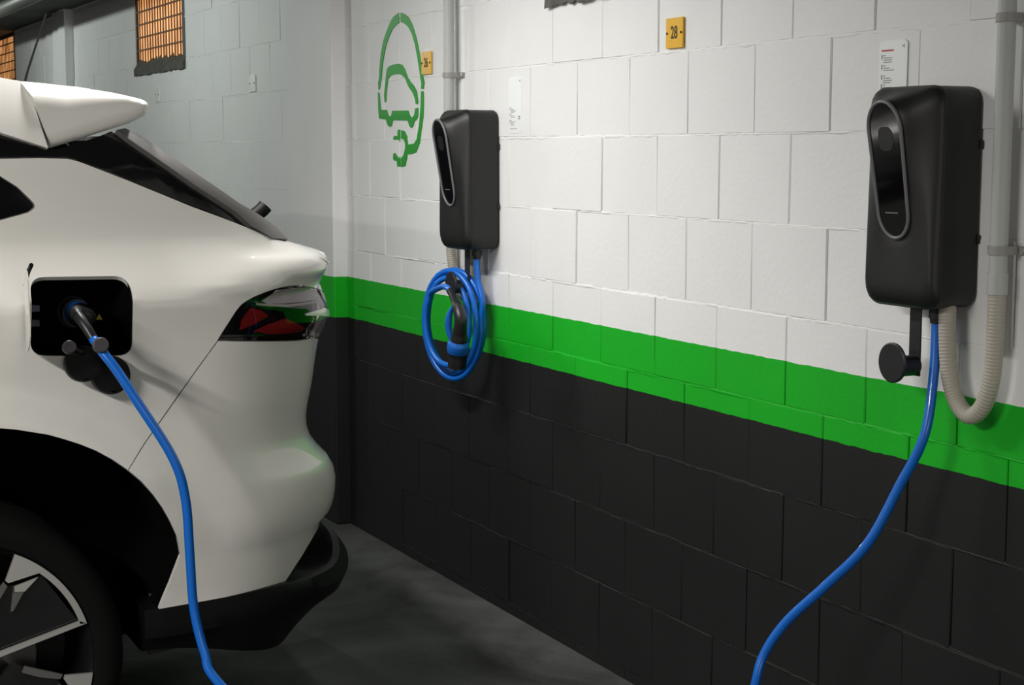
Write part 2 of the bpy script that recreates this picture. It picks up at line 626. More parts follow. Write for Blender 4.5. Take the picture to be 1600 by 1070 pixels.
# windows set high in the wall
for i, (a, b) in enumerate(WINDOWS):
    lit = i < 2
    fr = bmesh.new()
    zt = H_CEIL - 0.01
    t = 0.035
    add_box(fr, a, a + 0.014, 0.004, 0.16, WZ + 0.03, zt)
    add_box(fr, b - 0.055, b, 0.002, 0.16, WZ + 0.03, zt)
    add_box(fr, a, b, 0.02, 0.16, zt - 0.02, zt)
    wo = bm_obj('window_%d' % (i + 1), fr, M['steel'])
    tag(wo, ['amber lit window high in the wall at the far left edge', 'amber lit window with rusty grille high above the car spoiler', 'dark unlit window whose sill shows at the top edge between the chargers'][i], None, None, 'structure')
    box_obj('pane', a + 0.012, b - 0.05, 0.016, 0.024, WZ + 0.03, zt - 0.02, M['glow'] if lit else M['darkpane'], wo)
    g = bmesh.new()
    nv = 17
    for k in range(1, nv):
        x = a + 0.014 + (b - a - 0.069) * k / nv
        add_box(g, x - 0.0028, x + 0.0028, 0.006, 0.011, WZ + 0.05, zt - 0.02)
    for k in range(1, 6):
        z = WZ + 0.05 + (zt - WZ - 0.05) * k / 6
        add_box(g, a + 0.014, b - 0.055, 0.004, 0.012, z - 0.0035, z + 0.0035)
    bm_obj('grille', g, M['rust'], wo)
    # rough dirty sill
    rnd = random.Random(i)
    V, F = [], []
    n = 40
    for k in range(n + 1):
        x = a + (b - a) * k / n
        V += [(x, -0.012 - 0.004 * rnd.random(), WZ - 0.008 - 0.012 * rnd.random()), (x, -0.014, WZ + 0.012 + 0.006 * rnd.random()), (x, 0.014, WZ + 0.05 + 0.03 * rnd.random()), (x, 0.014, WZ - 0.01)]
    for k in range(n):
        c = 4 * k
        for r in range(4):
            F.append((c + r, c + 4 + r, c + 4 + (r + 1) % 4, c + (r + 1) % 4))
    F += [(0, 1, 2, 3), (4 * n + 3, 4 * n + 2, 4 * n + 1, 4 * n)]
    mesh_obj('sill', V, F, M['sill'], wo)

# pipe under the ceiling, parallel to the wall
t = thing('ceiling_pipe', 'grey pipe under the ceiling at the top left corner', 'pipe', (-14.9, -0.5, 2.2))


def loc_tube(name, pts, rad, m, parent, **kw):
    L = parent.location
    return tube(name, [Vector(p) - L for p in pts], rad, m, parent, **kw)


loc_tube('pipe', [(-14.9, -0.5, 2.2), (2.5, -0.5, 2.2)], 0.040, M['ductgrey'], t, n=2, segs=20, spline=False)
for x in (-11.0, -10.55, -6.0, -1.5):
    loc_tube('coupling', [(x, -0.5, 2.2), (x + 0.16, -0.5, 2.2)], 0.047, M['ductgrey'], t, n=2, segs=20, spline=False)
for x in (-12.2, -8.0, -4.0, 0.0):
    o = box_obj('hanger', x - 0.015 + 14.9, x + 0.015 + 14.9, -0.048, 0.048, -0.045, 0.06, M['steel'], t)

# ---------------------------------------------------------------- wall boxes (charging stations)
CH_W, CH_H, CH_SIDE, CH_D = 0.20, 0.412, 0.092, 0.112


def rrect(hw, hh, r, n=6):
    """Rounded rectangle outline in (x, z), counter-clockwise seen from -y."""
    out = []
    for cx, cz, a0 in ((hw - r, hh - r, 0), (-hw + r, hh - r, PI / 2), (-hw + r, -hh + r, PI), (hw - r, -hh + r, 3 * PI / 2)):
        for k in range(n + 1):
            a = a0 + PI / 2 * k / n
            out.append((cx + r * math.cos(a), cz + r * math.sin(a)))
    return out


def capsule(hw, ztop, zbot, n=40):
    """Stadium outline, slightly wider at the upper end, same order as rrect."""
    out = []
    for k in range(n):
        a = 2 * PI * k / n
        c, s = math.cos(a), math.sin(a)
        if s >= 0:
            out.append((hw * c, ztop - hw * 1.15 + hw * 1.15 * s))
        else:
            out.append((hw * 0.93 * c, zbot + hw * 0.93 * 1.15 + hw * 0.93 * 1.15 * s))
    # insert straight side points
    return out


def resample(loop, n):
    pts = [Vector((p[0], p[1])) for p in loop]
    pts.append(pts[0])
    L = [0]
    for i in range(1, len(pts)):
        L.append(L[-1] + (pts[i] - pts[i - 1]).length)
    out = []
    j = 0
    for k in range(n):
        s = L[-1] * k / n
        while L[j + 1] < s:
            j += 1
        t = (s - L[j]) / max(1e-9, L[j + 1] - L[j])
        out.append(pts[j].lerp(pts[j + 1], t))
    return out


CAP_T, CAP_B = 0.384, 0.130            # ends of the slanted window above the box's bottom edge


def cap_y(z):
    t = (z - CAP_B) / (CAP_T - CAP_B)
    return -(CH_D + 0.003 + 0.043 * t)


def make_charger(name, label, loc):
    root = thing(name, label, 'charger', loc, 'wall charging stations')
    bm = bmesh.new()
    N = 96
    hw, hh = CH_W / 2, CH_H / 2
    rings = []

    def ring(hw_, hh_, r, y, zc=hh):
        return [Vector((p.x, y, p.y + zc)) for p in resample(rrect(hw_, hh_, r, 10), N)]
    sec = [ring(hw - 0.004, hh - 0.004, 0.026, -0.004), ring(hw, hh, 0.030, -0.008), ring(hw, hh, 0.030, -0.05), ring(hw, hh, 0.030, -CH_SIDE)]
    # skirt that rises from the flat front to the slanted window
    cap = [Vector((p.x, cap_y(p.y), p.y)) for p in resample(capsule(0.0455, CAP_T, CAP_B), N)]
    base = sec[-1]
    # align the start of both loops: nearest point to the ring's first point
    def ang(v):
        return math.atan2(v.z - (CAP_T + CAP_B) / 2 * 1.0, v.x * 3)
    best = min(range(N), key=lambda s: sum((base[i] - cap[(i + s) % N]).length for i in range(0, N, 6)))
    cap = cap[best:] + cap[:best]
    for t in (0.015, 0.04, 0.08, 0.13, 0.2, 0.28, 0.38, 0.5, 0.65, 0.82, 0.93):
        rr = []
        for i in range(N):
            p = base[i].lerp(cap[i], t)
            run = (Vector((base[i].x, 0, base[i].z)) - Vector((cap[i].x, 0, cap[i].z))).length
            # rounding off the seam to the plain front, then a smooth rise to the window's rim
            q = min(1.0, t * run / 0.038)
            fil = math.sqrt(1 - (1 - q) ** 2)
            y = -CH_SIDE - (CH_D - CH_SIDE) * fil + (cap[i].y + 0.002 + CH_D) * t ** 1.7
            rr.append(Vector((p.x, y, p.z)))
        sec.append(rr)
    sec.append([c + Vector((0, 0.004, 0)) for c in cap])
    for s in sec:
        rings.append([bm.verts.new(p) for p in s])
    for a, b in zip(rings, rings[1:]):
        for k in range(N):
            bm.faces.new((a[k], a[(k + 1) % N], b[(k + 1) % N], b[k]))
    bm.faces.new(rings[0][::-1])
    bm.faces.new(rings[-1])
    body = bm_obj('body', bm, M['charger'], root, True, math.radians(28))
    # parting line between back shell and front cover: a thin raised bead
    pl = ring(hw + 0.0004, hh + 0.0004, 0.030, -CH_SIDE)
    bm = bmesh.new()
    sweep(bm, pl + [pl[0]], 0.0009, 6, cap=False)
    bm_obj('seam', bm, M['charger'], body, True)
    # grey bezel ring of the window
    bm = bmesh.new()
    inner = [Vector((p.x, cap_y(p.y), p.y)) for p in resample(capsule(0.0455, CAP_T, CAP_B), N)]
    sweep(bm, inner + [inner[0]], 0.0036, 10, cap=False)
    bez = bm_obj('bezel', bm, M['bezel'], root, True)
    vs = [Vector((p.x, cap_y(p.y) + 0.0005, p.y)) for p in resample(capsule(0.0437, CAP_T - 0.002, CAP_B + 0.002), 64)]
    scr = mesh_obj('screen', vs + [v + Vector((0, 0.004, 0)) for v in vs], [tuple(range(64))[::-1], tuple(range(64, 128))] + [(i, (i + 1) % 64, 64 + (i + 1) % 64, 64 + i) for i in range(64)], M['screen'], root)
    # faint square reader mark behind the glass and a thin status bar near the lower end
    mk = [Vector((p.x, 0, p.y + 0.315)) for p in resample(rrect(0.020, 0.022, 0.014), 32)]
    mesh_obj('reader_mark', [Vector((p.x, cap_y(p.z) - 0.0002, p.z)) for p in mk], [tuple(range(32))], M['screenmark'], scr)
    sb = [(-0.022, 0.176), (0.014, 0.176), (0.014, 0.1785), (-0.022, 0.1785)]
    mesh_obj('status_bar', [(x, cap_y(z) - 0.0002, z) for x, z in sb], [(0, 1, 2, 3)], M['bezel'], scr)
    # wall plate, mounting tabs on the side
    box_obj('wall_plate', -hw + 0.012, hw - 0.012, -0.006, -0.0005, 0.015, CH_H - 0.015, M['bracket'], root, 0.001)
    for z in (0.13, 0.305):
        box_obj('side_tab', hw - 0.004, hw + 0.0035, -0.008, -0.0015, z - 0.008, z + 0.008, M['charger'], root, 0.001)
    # cable gland under the box
    bm = bmesh.new()
    prof = [(0.012, 0.0125), (0.0, 0.0125), (-0.006, 0.0125), (-0.006, 0.0150), (-0.020, 0.0150), (-0.020, 0.0128), (-0.030, 0.0120)]
    it = iter(prof)
    sweep(bm, [Vector((0.046, -0.05, p[0])) for p in prof], lambda f, s: next(it)[1], 12)
    bm_obj('cable_gland', bm, M['bracket'], root)
    # cable hanger: strap, peg and end disc
    br = box_obj('cable_hanger', -0.016, 0.016, -0.062, -0.058, -0.135, 0.008, M['bracket'], root, 0.001)
    cyl('peg', (0, -0.058, -0.115), (0, -0.113, -0.115), 0.020, M['bracket'], br)
    bm = bmesh.new()
    rr = [0.036, 0.0385, 0.0385, 0.036]
    it2 = iter(rr)
    sweep(bm, [Vector((0, y, -0.107)) for y in (-0.110, -0.112, -0.116, -0.118)], lambda f, s: next(it2), 40)
    d = bm_obj('end_disc', bm, M['bracket'], br, True, math.radians(35))
    return root


R0 = Vector((-2.365, 0, 1.100))
L0 = Vector((-4.372, 0, 1.100))
ch_r = make_charger('wall_charger', 'black wall charger in the foreground at right, its cable hanging free', R0)
ch_l = make_charger('wall_charger', 'black wall charger beside the green car symbol, a coiled cable under it', L0)

# ---------------------------------------------------------------- conduits


def corr(base, amp, pitch):
    return lambda f, s: base + amp * (0.5 + 0.5 * math.cos(2 * PI * s / pitch))


def hose_obj(name, pts, r, m, parent, pitch=0.0065):
    L = parent.location
    path = catmull([Vector(p) - L for p in pts], 10)
    ln = sum((path[i + 1] - path[i]).length for i in range(9))
    n = int(ln / pitch * 4)
    bm = bmesh.new()
    sweep(bm, catmull([Vector(p) - L for p in pts], n), corr(r, 0.0013, pitch), 14)
    return bm_obj(name, bm, m, parent, True)


PR = Vector((-2.178, -0.036, 0.0))
cr = thing('conduit_pipe', 'grey conduit pipe at the right edge with a flexible hose looping to the right charger', 'pipe', (PR.x, PR.y, 1.20), 'conduit pipes')
loc_tube('pipe', [(PR.x, PR.y, 1.165), (PR.x, PR.y, H_CEIL)], 0.0165, M['pipe'], cr, n=2, segs=20, spline=False)
loc_tube('sleeve', [(PR.x, PR.y, 1.135), (PR.x, PR.y, 1.175)], 0.0185, M['pipe'], cr, n=2, segs=20, spline=False)
hose_obj('flexible_hose', [(-2.293, -0.048, 1.108), (-2.291, -0.047, 1.04), (-2.284, -0.045, 0.975), (-2.266, -0.042, 0.927), (-2.234, -0.040, 0.905), (-2.203, -0.038, 0.925), (-2.184, -0.036, 0.98), (-2.179, -0.036, 1.06), (-2.178, -0.036, 1.14)], 0.0155, M['hose'], cr)


def clip(parent, x, y, z, r):
    L = parent.location
    bm = bmesh.new()
    n = 20
    inn, outr = [], []
    for k in range(n + 1):
        a = PI * k / n
        inn.append((x + (r + 0.0003) * math.cos(a), y - (r + 0.0003) * math.sin(a)))
        outr.append((x + (r + 0.003) * math.cos(a), y - (r + 0.003) * math.sin(a)))
    loop = [(x + r, -0.002)] + inn + [(x - r, -0.002), (x - r - 0.003, -0.002)] + outr[::-1] + [(x + r + 0.003, -0.006), (x + r + 0.024, -0.006), (x + r + 0.024, -0.002)]
    vs = [[bm.verts.new(Vector((p[0], p[1], z + dz)) - L) for p in loop] for dz in (-0.008, 0.008)]
    m = len(loop)
    for k in range(m):
        bm.faces.new((vs[0][k], vs[0][(k + 1) % m], vs[1][(k + 1) % m], vs[1][k]))
    bm.faces.new(vs[0])
    bm.faces.new(vs[1][::-1])
    o = bm_obj('clip', bm, M['clip'], parent)
    cyl('screw', Vector((x + r + 0.014, -0.006, z)) - L, Vector((x + r + 0.014, -0.011, z)) - L, 0.006, M['silver'], o, 12)


for z in (1.215, 1.628):
    clip(cr, PR.x, PR.y, z, 0.0165)
PLx = -4.553
cl = thing('conduit_pipe', 'grey conduit pipe rising from behind the left charger', 'pipe', (PLx, -0.036, 1.20), 'conduit pipes')
loc_tube('pipe', [(PLx, -0.036, 1.165), (PLx, -0.036, H_CEIL)], 0.0165, M['pipe'], cl, n=2, segs=20, spline=False)
hose_obj('flexible_hose', [(PLx, -0.036, 1.17), (PLx + 0.001, -0.030, 1.06), (PLx + 0.012, -0.021, 1.0), (PLx + 0.04, -0.0195, 0.955), (PLx + 0.08, -0.0195, 0.945), (PLx + 0.115, -0.0195, 0.965), (PLx + 0.138, -0.022, 1.02), (PLx + 0.146, -0.028, 1.108)], 0.0145, M['hose'], cl)
clip(cl, PLx, -0.036, 1.624, 0.0165)

# ---------------------------------------------------------------- charging connectors and cables


def connector(path_pts, parent, collar=1.0):
    """Plug built along a curve that starts at the contact face and ends at the cable."""
    path = catmull(path_pts, 60)
    L = [0]
    for i in range(1, 60):
        L.append(L[-1] + (path[i] - path[i - 1]).length)

    def part(name, a, b, radii, m, segs=24, par=None, flat=1.0):
        ks = [i for i in range(60) if a <= L[i] / L[-1] <= b]
        pts = [path[i] for i in ks]
        if len(pts) < 3:
            pts = [path[ks[0]], path[ks[-1]]]
        bm = bmesh.new()

        def rad(f, s):
            x = f * (len(radii) - 1)
            i = min(int(x), len(radii) - 2)
            t = x - i
            t = t * t * (3 - 2 * t)
            return radii[i] * (1 - t) + radii[i + 1] * t
        sweep(bm, pts, rad, segs, flat=flat)
        return bm_obj(name, bm, m, par or parent, True, math.radians(40))
    plug = part('plug', 0.0, 0.17, [0.027, 0.0285, 0.0295], M['plug'])
    tip = path[0]
    d = (path[0] - path[1]).normalized()
    cyl('contact_face', tip - d * 0.001, tip + d * 0.003, 0.024, M['gloss'], plug)
    part('collar', 0.155, 0.32, [r * collar for r in (0.0315, 0.0335, 0.033, 0.026)], M['bluehard'])
    part('grip', 0.29, 0.80, [0.026, 0.0215, 0.0190, 0.0180, 0.0165, 0.0125], M['plug'])
    part('neck', 0.78, 1.0, [0.0120, 0.0105, 0.0098], M['plug'])
    return path


def world_path(root, pts):
    return [Vector(p) - root.location for p in pts]


# coiled cable of the left charger: hangs over the peg, four loops, turned slightly off the wall
ck = thing('charging_cable', 'coiled blue charging cable with its black plug, hung under the left charger', 'cable', (-4.372, -0.1, 0.70), 'charging cables')
A = on_y(663, 505, -0.125)
B = on_y(752, 505, -0.045)
A.z = B.z = 0
ax = (B - A)
mid = (A + B) / 2
dirx = ax.normalized()
nrm = Vector((dirx.y, -dirx.x, 0))          # away from the wall
half = ax.length / 2
pts = [(-4.326, -0.050, 1.09), (-4.326, -0.050, 1.05), (-4.320, -0.048, 1.00), (-4.300, -0.044, 0.945)]
#        rx    bottom  top   cx   out
loops = [(1.00, 0.690, 1.040, 0.00, 0.000), (0.90, 0.722, 1.026, 0.06, 0.016), (0.95, 0.706, 1.032, 0.03, -0.016), (0.76, 0.742, 1.000, 0.06, 0.030)]
NT = 22
for li in range(4):
    for k in range(NT):
        f = k / NT
        nx = loops[min(li + 1, 3)]
        c = [loops[li][q] * (1 - f) + nx[q] * f for q in range(5)] if li < 3 else loops[3]
        a = -f * 2 * PI + 0.10              # start at the right side, going down
        ux = math.cos(a)
        uz = math.sin(a)
        zc, zr = (c[1] + c[2]) / 2, (c[2] - c[1]) / 2
        if li == 3 and f > 0.66:
            continue
        p = mid + dirx * (half * (c[0] * ux + c[3])) + nrm * c[4]
        pts.append((p.x, p.y, zc + zr * uz))
PT = on_y(703, 453, -0.150)
pts += [tuple(on_y(688, 449, -0.140)), tuple(on_y(696, 448, -0.147)), tuple(PT)]
cpath = world_path(ck, pts)
bm = bmesh.new()
sweep(bm, catmull(cpath, 420), 0.0092, 12)
bm_obj('cable', bm, M['blue'], ck, True)
cp = world_path(ck, [on_y(714, 574, -0.155), on_y(715, 552, -0.155), on_y(718, 525, -0.157), on_y(720, 500, -0.159), on_y(716, 482, -0.157), on_y(709, 466, -0.153), PT])
connector(cp, ck)
tube('grip_flap', [Vector(p) - ck.location for p in [on_y(706, 535, -0.165), on_y(701, 515, -0.170), on_y(702, 493, -0.170), on_y(708, 478, -0.165)]], lambda f, s: 0.004 + 0.007 * math.sin(PI * f), M['bluehard'], ck, n=16)

# hanging cable of the right charger, down to the floor and back up to the car
CAR_X = -3.28
CABLE_CAR = [tuple(on_x(x, y, CAR_X + d)) for x, y, d in ((145, 528, .090), (160, 550, .112), (182, 578, .13), (215, 628, .15), (270, 715, .165), (290, 780, .165), (297, 870, .16), (303, 950, .155), (320, 1020, .17), (345, 1070, .20))]
CABLE_CAR += [(-2.96, -1.06, 0.12), (-2.82, -0.93, 0.035), (-2.6, -0.70, 0.012), (-2.45, -0.50, 0.012), (-2.52, -0.33, 0.04)]
kc = thing('charging_cable', 'blue charging cable running from the right charger to the plug in the white car', 'cable', (-2.5, -0.6, 0.0), 'charging cables')
desc = [(-2.319, -0.05, 1.088), (-2.319, -0.05, 1.05), (-2.311, -0.06, 0.97), (-2.303, -0.085, 0.86)]
for (x, y, Y) in ((1405, 760, -0.11), (1355, 850, -0.15), (1290, 915, -0.19), (1230, 970, -0.23), (1195, 1020, -0.26), (1180, 1070, -0.28)):
    p = on_y(x, y, Y)
    desc.append(tuple(p))
full = desc + [(-2.58, -0.30, 0.15)] + CABLE_CAR[::-1]
bm = bmesh.new()
sweep(bm, catmull(world_path(kc, full), 320), 0.0096, 12)
bm_obj('cable', bm, M['blue'], kc, True)
PORT_C = on_x(112, 486, CAR_X - 0.165)
cpp = [PORT_C, PORT_C + Vector((.05, 0, 0)), PORT_C + Vector((.10, 0, 0)), PORT_C + Vector((.15, 0, 0)), on_x(119, 489, CAR_X + 0.030), on_x(126, 499, CAR_X + 0.060), on_x(136, 513, CAR_X + 0.078), on_x(145, 528, CAR_X + 0.090)]
cpp = world_path(kc, cpp)
connector(cpp, kc, 0.8)

# ---------------------------------------------------------------- small signs on the wall


def text_mesh(body, size, sx):
    cu = bpy.data.curves.new('digits', 'FONT')
    cu.body = body
    cu.size = size
    cu.align_x = 'CENTER'
    cu.align_y = 'CENTER'
    cu.extrude = 0.0004
    cu.offset = 0.0005
    to = bpy.data.objects.new('digits', cu)
    COL.objects.link(to)
    dg = bpy.context.evaluated_depsgraph_get()
    dg.update()
    me = bpy.data.meshes.new_from_object(to.evaluated_get(dg))
    bpy.data.objects.remove(to)
    R = Matrix.Rotation(PI / 2, 4, 'X') @ Matrix.Diagonal((sx, 1, 1, 1))
    me.transform(R)
    me.materials.clear()
    me.materials.append(M['ink'])
    return me


def number_plate(cx, cz, digits, label, m='yellow'):
    root = thing('number_plate', label, 'sign', (cx, 0, cz), 'parking number plates')
    box_obj('plate', -0.0375, 0.0375, -0.0065, -0.0012, -0.036, 0.036, M[m], root, 0.0008)
    for s in (-1, 1):
        cyl('screw', (s * 0.031, -0.0064, 0), (s * 0.031, -0.0085, 0), 0.0032, M['ink'], root, 10)
    if digits:
        me = text_mesh(digits, 0.042, 0.72)
        o = link(bpy.data.objects.new('digits', me), root)
        o.location = (0, -0.0069, 0)
    return root


number_plate(-3.3155, 1.6745, '28', 'yellow plate numbered 28 between the two chargers')
number_plate(-4.7935, 1.6735, '26', 'small yellow plate numbered 26 touching the green car symbol')
number_plate(-6.615, 1.675, '', 'small number plate with painted white glare on the far wall, nearer the pilaster', 'cream')
number_plate(-8.19, 1.675, '', 'small number plate with painted white glare just under the amber window', 'cream')


def sticker(x0, x1, zb, zt, label, title, split=None):
    root = thing('instruction_sticker', label, 'sticker', ((x0 + x1) / 2, 0, zb), 'instruction stickers')
    c = (x0 + x1) / 2
    hw, hh = (x1 - x0) / 2, (zt - zb) / 2
    out = resample(rrect(hw, hh, 0.005), 40)
    vs = [Vector((p.x, -0.0028, p.y + hh)) for p in out]
    vb = [Vector((p.x, -0.0010, p.y + hh)) for p in out]
    mesh_obj('sheet', vs + vb, [tuple(range(40))[::-1]] + [(i, (i + 1) % 40, 40 + (i + 1) % 40, 40 + i) for i in range(40)], M['paper'], root)
    bars = []
    rb = []

    def bar(lst, ax, az, wd, ht):
        lst.append((ax, az, wd, ht))
    H = 2 * hh
    if title:
        bar(rb, -hw + 0.008, H - 0.021, 0.036, 0.0032)
    rnd = random.Random(int(x0 * 100))
    for i, z in enumerate((0.030, 0.050, 0.070, 0.088, 0.108, 0.126) if title else (0.090, 0.108, 0.126)):
        zz = H - z
        bar(bars, -hw + 0.008, zz - 0.006, 0.0028, 0.009)
        bar(bars, -hw + 0.014, zz, 0.006, 0.0018)
        for r in range(3 if i % 2 == 0 else 2):
            bar(bars, -hw + 0.014, zz - 0.0045 - 0.0042 * r, rnd.uniform(0.018, 0.036), 0.0014)
    bar(bars, hw - 0.014, H - 0.014, 0.003, 0.003)
    bar(bars, hw - 0.009, H - 0.016, 0.0016, 0.007)
    if not title:
        bar(bars, -hw + 0.010, 0.012, 0.044, 0.0016)
        bar(bars, hw - 0.020, 0.046, 0.012, 0.003)
        bar(bars, hw - 0.020, 0.040, 0.012, 0.003)
    for lst, m, nm in ((bars, 'greyink', 'printed_lines'), (rb, 'redink', 'title_line')):
        V, F = [], []
        for ax_, az, wd, ht in lst:
            s = len(V)
            V += [(ax_, -0.0031, az), (ax_ + wd, -0.0031, az), (ax_ + wd, -0.0031, az + ht), (ax_, -0.0031, az + ht)]
            F.append((s, s + 1, s + 2, s + 3))
        if V:
            o = mesh_obj(nm, V, F, M[m], root)
            if nm == 'printed_lines':
                o['kind'] = 'stuff'
    return root


sticker(-4.2086, -4.127, 1.443, 1.605, 'narrow white instruction sticker right of the left charger', False)
sticker(-2.5625, -2.4787, 1.447, 1.610, 'white instruction sticker with a red title, half hidden behind the right charger', True)

# green stencilled symbol: a car inside a loop of cable that ends in a plug
Z4 = lambda pts: [(520 + x * 0.21492, y * 0.21495) for x, y in pts]
Z5 = lambda pts: [(560 + x * 0.23364, 150 + y * 0.23364) for x, y in pts]
LOGO = [
    Z4([(478, 92), (440, 120), (415, 165), (390, 225), (365, 300), (350, 380), (340, 470), (335, 560), (329, 600), (331, 655), (343, 645), (348, 600), (352, 560), (358, 480), (370, 400), (385, 330), (405, 270), (430, 215), (460, 180), (482, 165)]),
    Z4([(490, 92), (520, 100), (550, 130), (572, 170), (590, 220), (610, 290), (628, 380), (640, 460), (655, 570), (662, 600), (656, 645), (639, 645), (643, 610), (636, 570), (625, 490), (612, 410), (595, 320), (575, 250), (550, 200), (520, 170), (492, 160)]),
    Z4([(327, 670), (340, 675), (345, 740), (350, 798), (390, 798), (400, 835), (412, 852), (425, 835), (430, 805), (545, 803), (555, 835), (567, 857), (580, 850), (590, 835), (598, 788), (617, 783), (617, 840), (610, 865), (590, 880), (580, 920), (567, 930), (555, 915), (543, 875), (435, 873), (425, 915), (412, 922), (398, 910), (385, 868), (335, 862), (330, 800)]),
    Z4([(375, 740), (372, 690), (378, 620), (385, 560), (390, 510), (405, 483), (440, 468), (475, 463), (500, 470), (520, 500), (540, 555), (560, 595), (590, 630), (608, 670), (617, 740), (612, 758), (602, 755), (595, 715), (580, 675), (555, 640), (540, 610), (525, 570), (500, 545), (470, 535), (440, 540), (415, 550), (400, 575), (395, 620), (388, 680), (385, 735), (380, 745)]),
    Z4([(640, 662), (656, 662), (658, 760), (655, 850), (645, 930)]) + Z5([(420, 220), (410, 310), (385, 375), (350, 388), (325, 388), (322, 420), (310, 468), (285, 473), (285, 415), (300, 395), (312, 350), (312, 320), (302, 290), (285, 285), (285, 228), (305, 235), (322, 270), (328, 325), (370, 318), (388, 290), (405, 190)]) + Z4([(636, 790)]),
    Z5([(262, 225), (275, 225), (277, 290), (270, 320), (272, 400), (278, 420), (278, 472), (258, 472), (256, 435), (238, 432), (230, 420), (232, 390), (240, 380), (255, 383), (257, 325), (233, 320), (233, 275), (240, 265), (260, 268)]),
]
lg = thing('painted_symbol', 'green stencilled symbol of a car in a cable loop, painted on the white blocks', 'sign', tuple(on_y(625, 262, 0)))
for poly in LOGO:
    P = [on_y(x, y, -0.0022) for x, y in poly]
    bm = bmesh.new()
    f = bm.faces.new([bm.verts.new(p - lg.location) for p in P])
    r = bmesh.ops.extrude_face_region(bm, geom=[f])
    for v in [e for e in r['geom'] if isinstance(e, bmesh.types.BMVert)]:
        v.co.y += 0.003
    bmesh.ops.triangulate(bm, faces=bm.faces)
    bm_obj('stroke', bm, M['logo'], lg)
# ---------------------------------------------------------------- the white car
XC = -3.28                     # outermost plane of the side that faces us
HALF = 0.93                    # half width
XM = XC - HALF                 # centre plane
AX_Y, AX_Z = -1.700, 0.337     # rear axle
ROOT = Vector((XM, -2.6, 0.0))
car = thing('car', 'white sport utility car backed up to the wall, charging', 'car', ROOT)


def tab(xs, ys):
    xs, ys = np.array(xs, float), np.array(ys, float)

    def f(x):
        # smooth (cubic Hermite, finite-difference slopes limited)
        x = np.clip(np.asarray(x, float), xs[0], xs[-1])
        d = np.diff(ys) / np.diff(xs)
        m = np.zeros(len(xs))
        m[0], m[-1] = d[0], d[-1]
        for i in range(1, len(xs) - 1):
            m[i] = 0 if d[i - 1] * d[i] <= 0 else 2 * d[i - 1] * d[i] / (d[i - 1] + d[i])
        i = np.clip(np.searchsorted(xs, x) - 1, 0, len(xs) - 2)
        h = xs[i + 1] - xs[i]
        t = (x - xs[i]) / h
        return ((2 * t**3 - 3 * t**2 + 1) * ys[i] + (t**3 - 2 * t**2 + t) * h * m[i] + (-2 * t**3 + 3 * t**2) * ys[i + 1] + (t**3 - t**2) * h * m[i + 1])
    return f


YR = tab([0.24, 0.40, 0.527, 0.556, 0.60, 0.625, 0.665, 0.707, 0.742, 0.77, 0.86, 0.945, 0.967, 1.008, 1.05, 1.088, 1.132, 1.155, 1.172, 1.187, 1.20, 1.30, 1.425, 1.47, 1.60],
         [-0.86, -0.845, -0.832, -0.806, -0.797, -0.796, -0.806, -0.842, -0.864, -0.867, -0.851, -0.838, -0.833, -0.812, -0.816, -0.836, -0.821, -0.826, -0.866, -0.912, -0.925, -1.045, -1.238, -1.31, -1.50])
LC = tab([0.24, 0.9, 1.10, 1.155, 1.20, 1.30, 1.6], [0.34, 0.34, 0.32, 0.27, 0.20, 0.15, 0.15])
WC = tab([0.24, 0.9, 1.10, 1.155, 1.20, 1.30, 1.6], [0.30, 0.30, 0.30, 0.26, 0.20, 0.16, 0.14])
INS = tab([0.24, 0.40, 0.52, 0.60, 0.70, 0.80, 0.90, 1.00, 1.078, 1.0835, 1.10, 1.13, 1.17, 1.20, 1.24, 1.38, 1.45, 1.55, 1.62],
          [0.060, 0.048, 0.036, 0.026, 0.024, 0.026, 0.024, 0.016, 0.0015, 0.0008, 0.009, 0.031, 0.063, 0.082, 0.092, 0.108, 0.128, 0.180, 0.24])


def crease(u):
    return tab([-9, -1.42, -1.25, -1.10, -0.98, -0.86, -0.70, 3], [0, 0, 0.001, 0.011, 0.030, 0.052, 0.060, 0.06])(u)


def surf(u, z, off=0.0):
    """Outer skin. u runs along the side, round the rear corner and across the tail."""
    u = np.asarray(u, float)
    z = np.asarray(z, float)
    yr, lc, wc = YR(z), LC(z), WC(z)
    ze = np.where(z > 0.95, z - crease(u) * np.clip((z - 0.95) / 0.12, 0, 1) * np.clip((1.22 - z) / 0.10, 0, 1), z)
    r = np.hypot(u - AX_Y, z - AX_Z)
    t = np.clip((0.60 - r) / 0.09, 0, 1)
    fl = 0.016 * t * t * (3 - 2 * t) * np.clip((z - 0.45) / 0.25, 0, 1)
    xs = XC - INS(ze) + fl - off
    u0 = yr - lc
    lq = (lc + wc) / 2
    a = np.clip((u - u0) / lq, 0, PI / 2)
    y = np.where(u < u0, u, u0 + (lc - off) * np.sin(a))
    x = np.where(u < u0, xs, xs - (wc - off) * (1 - np.cos(a)))
    over = np.maximum(0, u - (u0 + lq * PI / 2))
    x = x - over
    y = y + 0.05 * np.sin(np.clip(over / 0.62, 0, 1) * PI / 2)
    return np.stack([x, y, z], -1)


def roof_side_surf(u, z, off=0.0):
    u = np.asarray(u, float)
    z = np.asarray(z, float)
    return np.stack([XC - INS(z) - off + 0 * u, u, z], -1)


def u_end(z):
    yr, lc, wc = YR(z), LC(z), WC(z)
    return yr - lc + (lc + wc) / 2 * PI / 2 + (HALF - INS(z) - wc)


def u_ang(z, deg):
    yr, lc, wc = YR(z), LC(z), WC(z)
    return yr - lc + (lc + wc) / 2 * math.radians(deg)


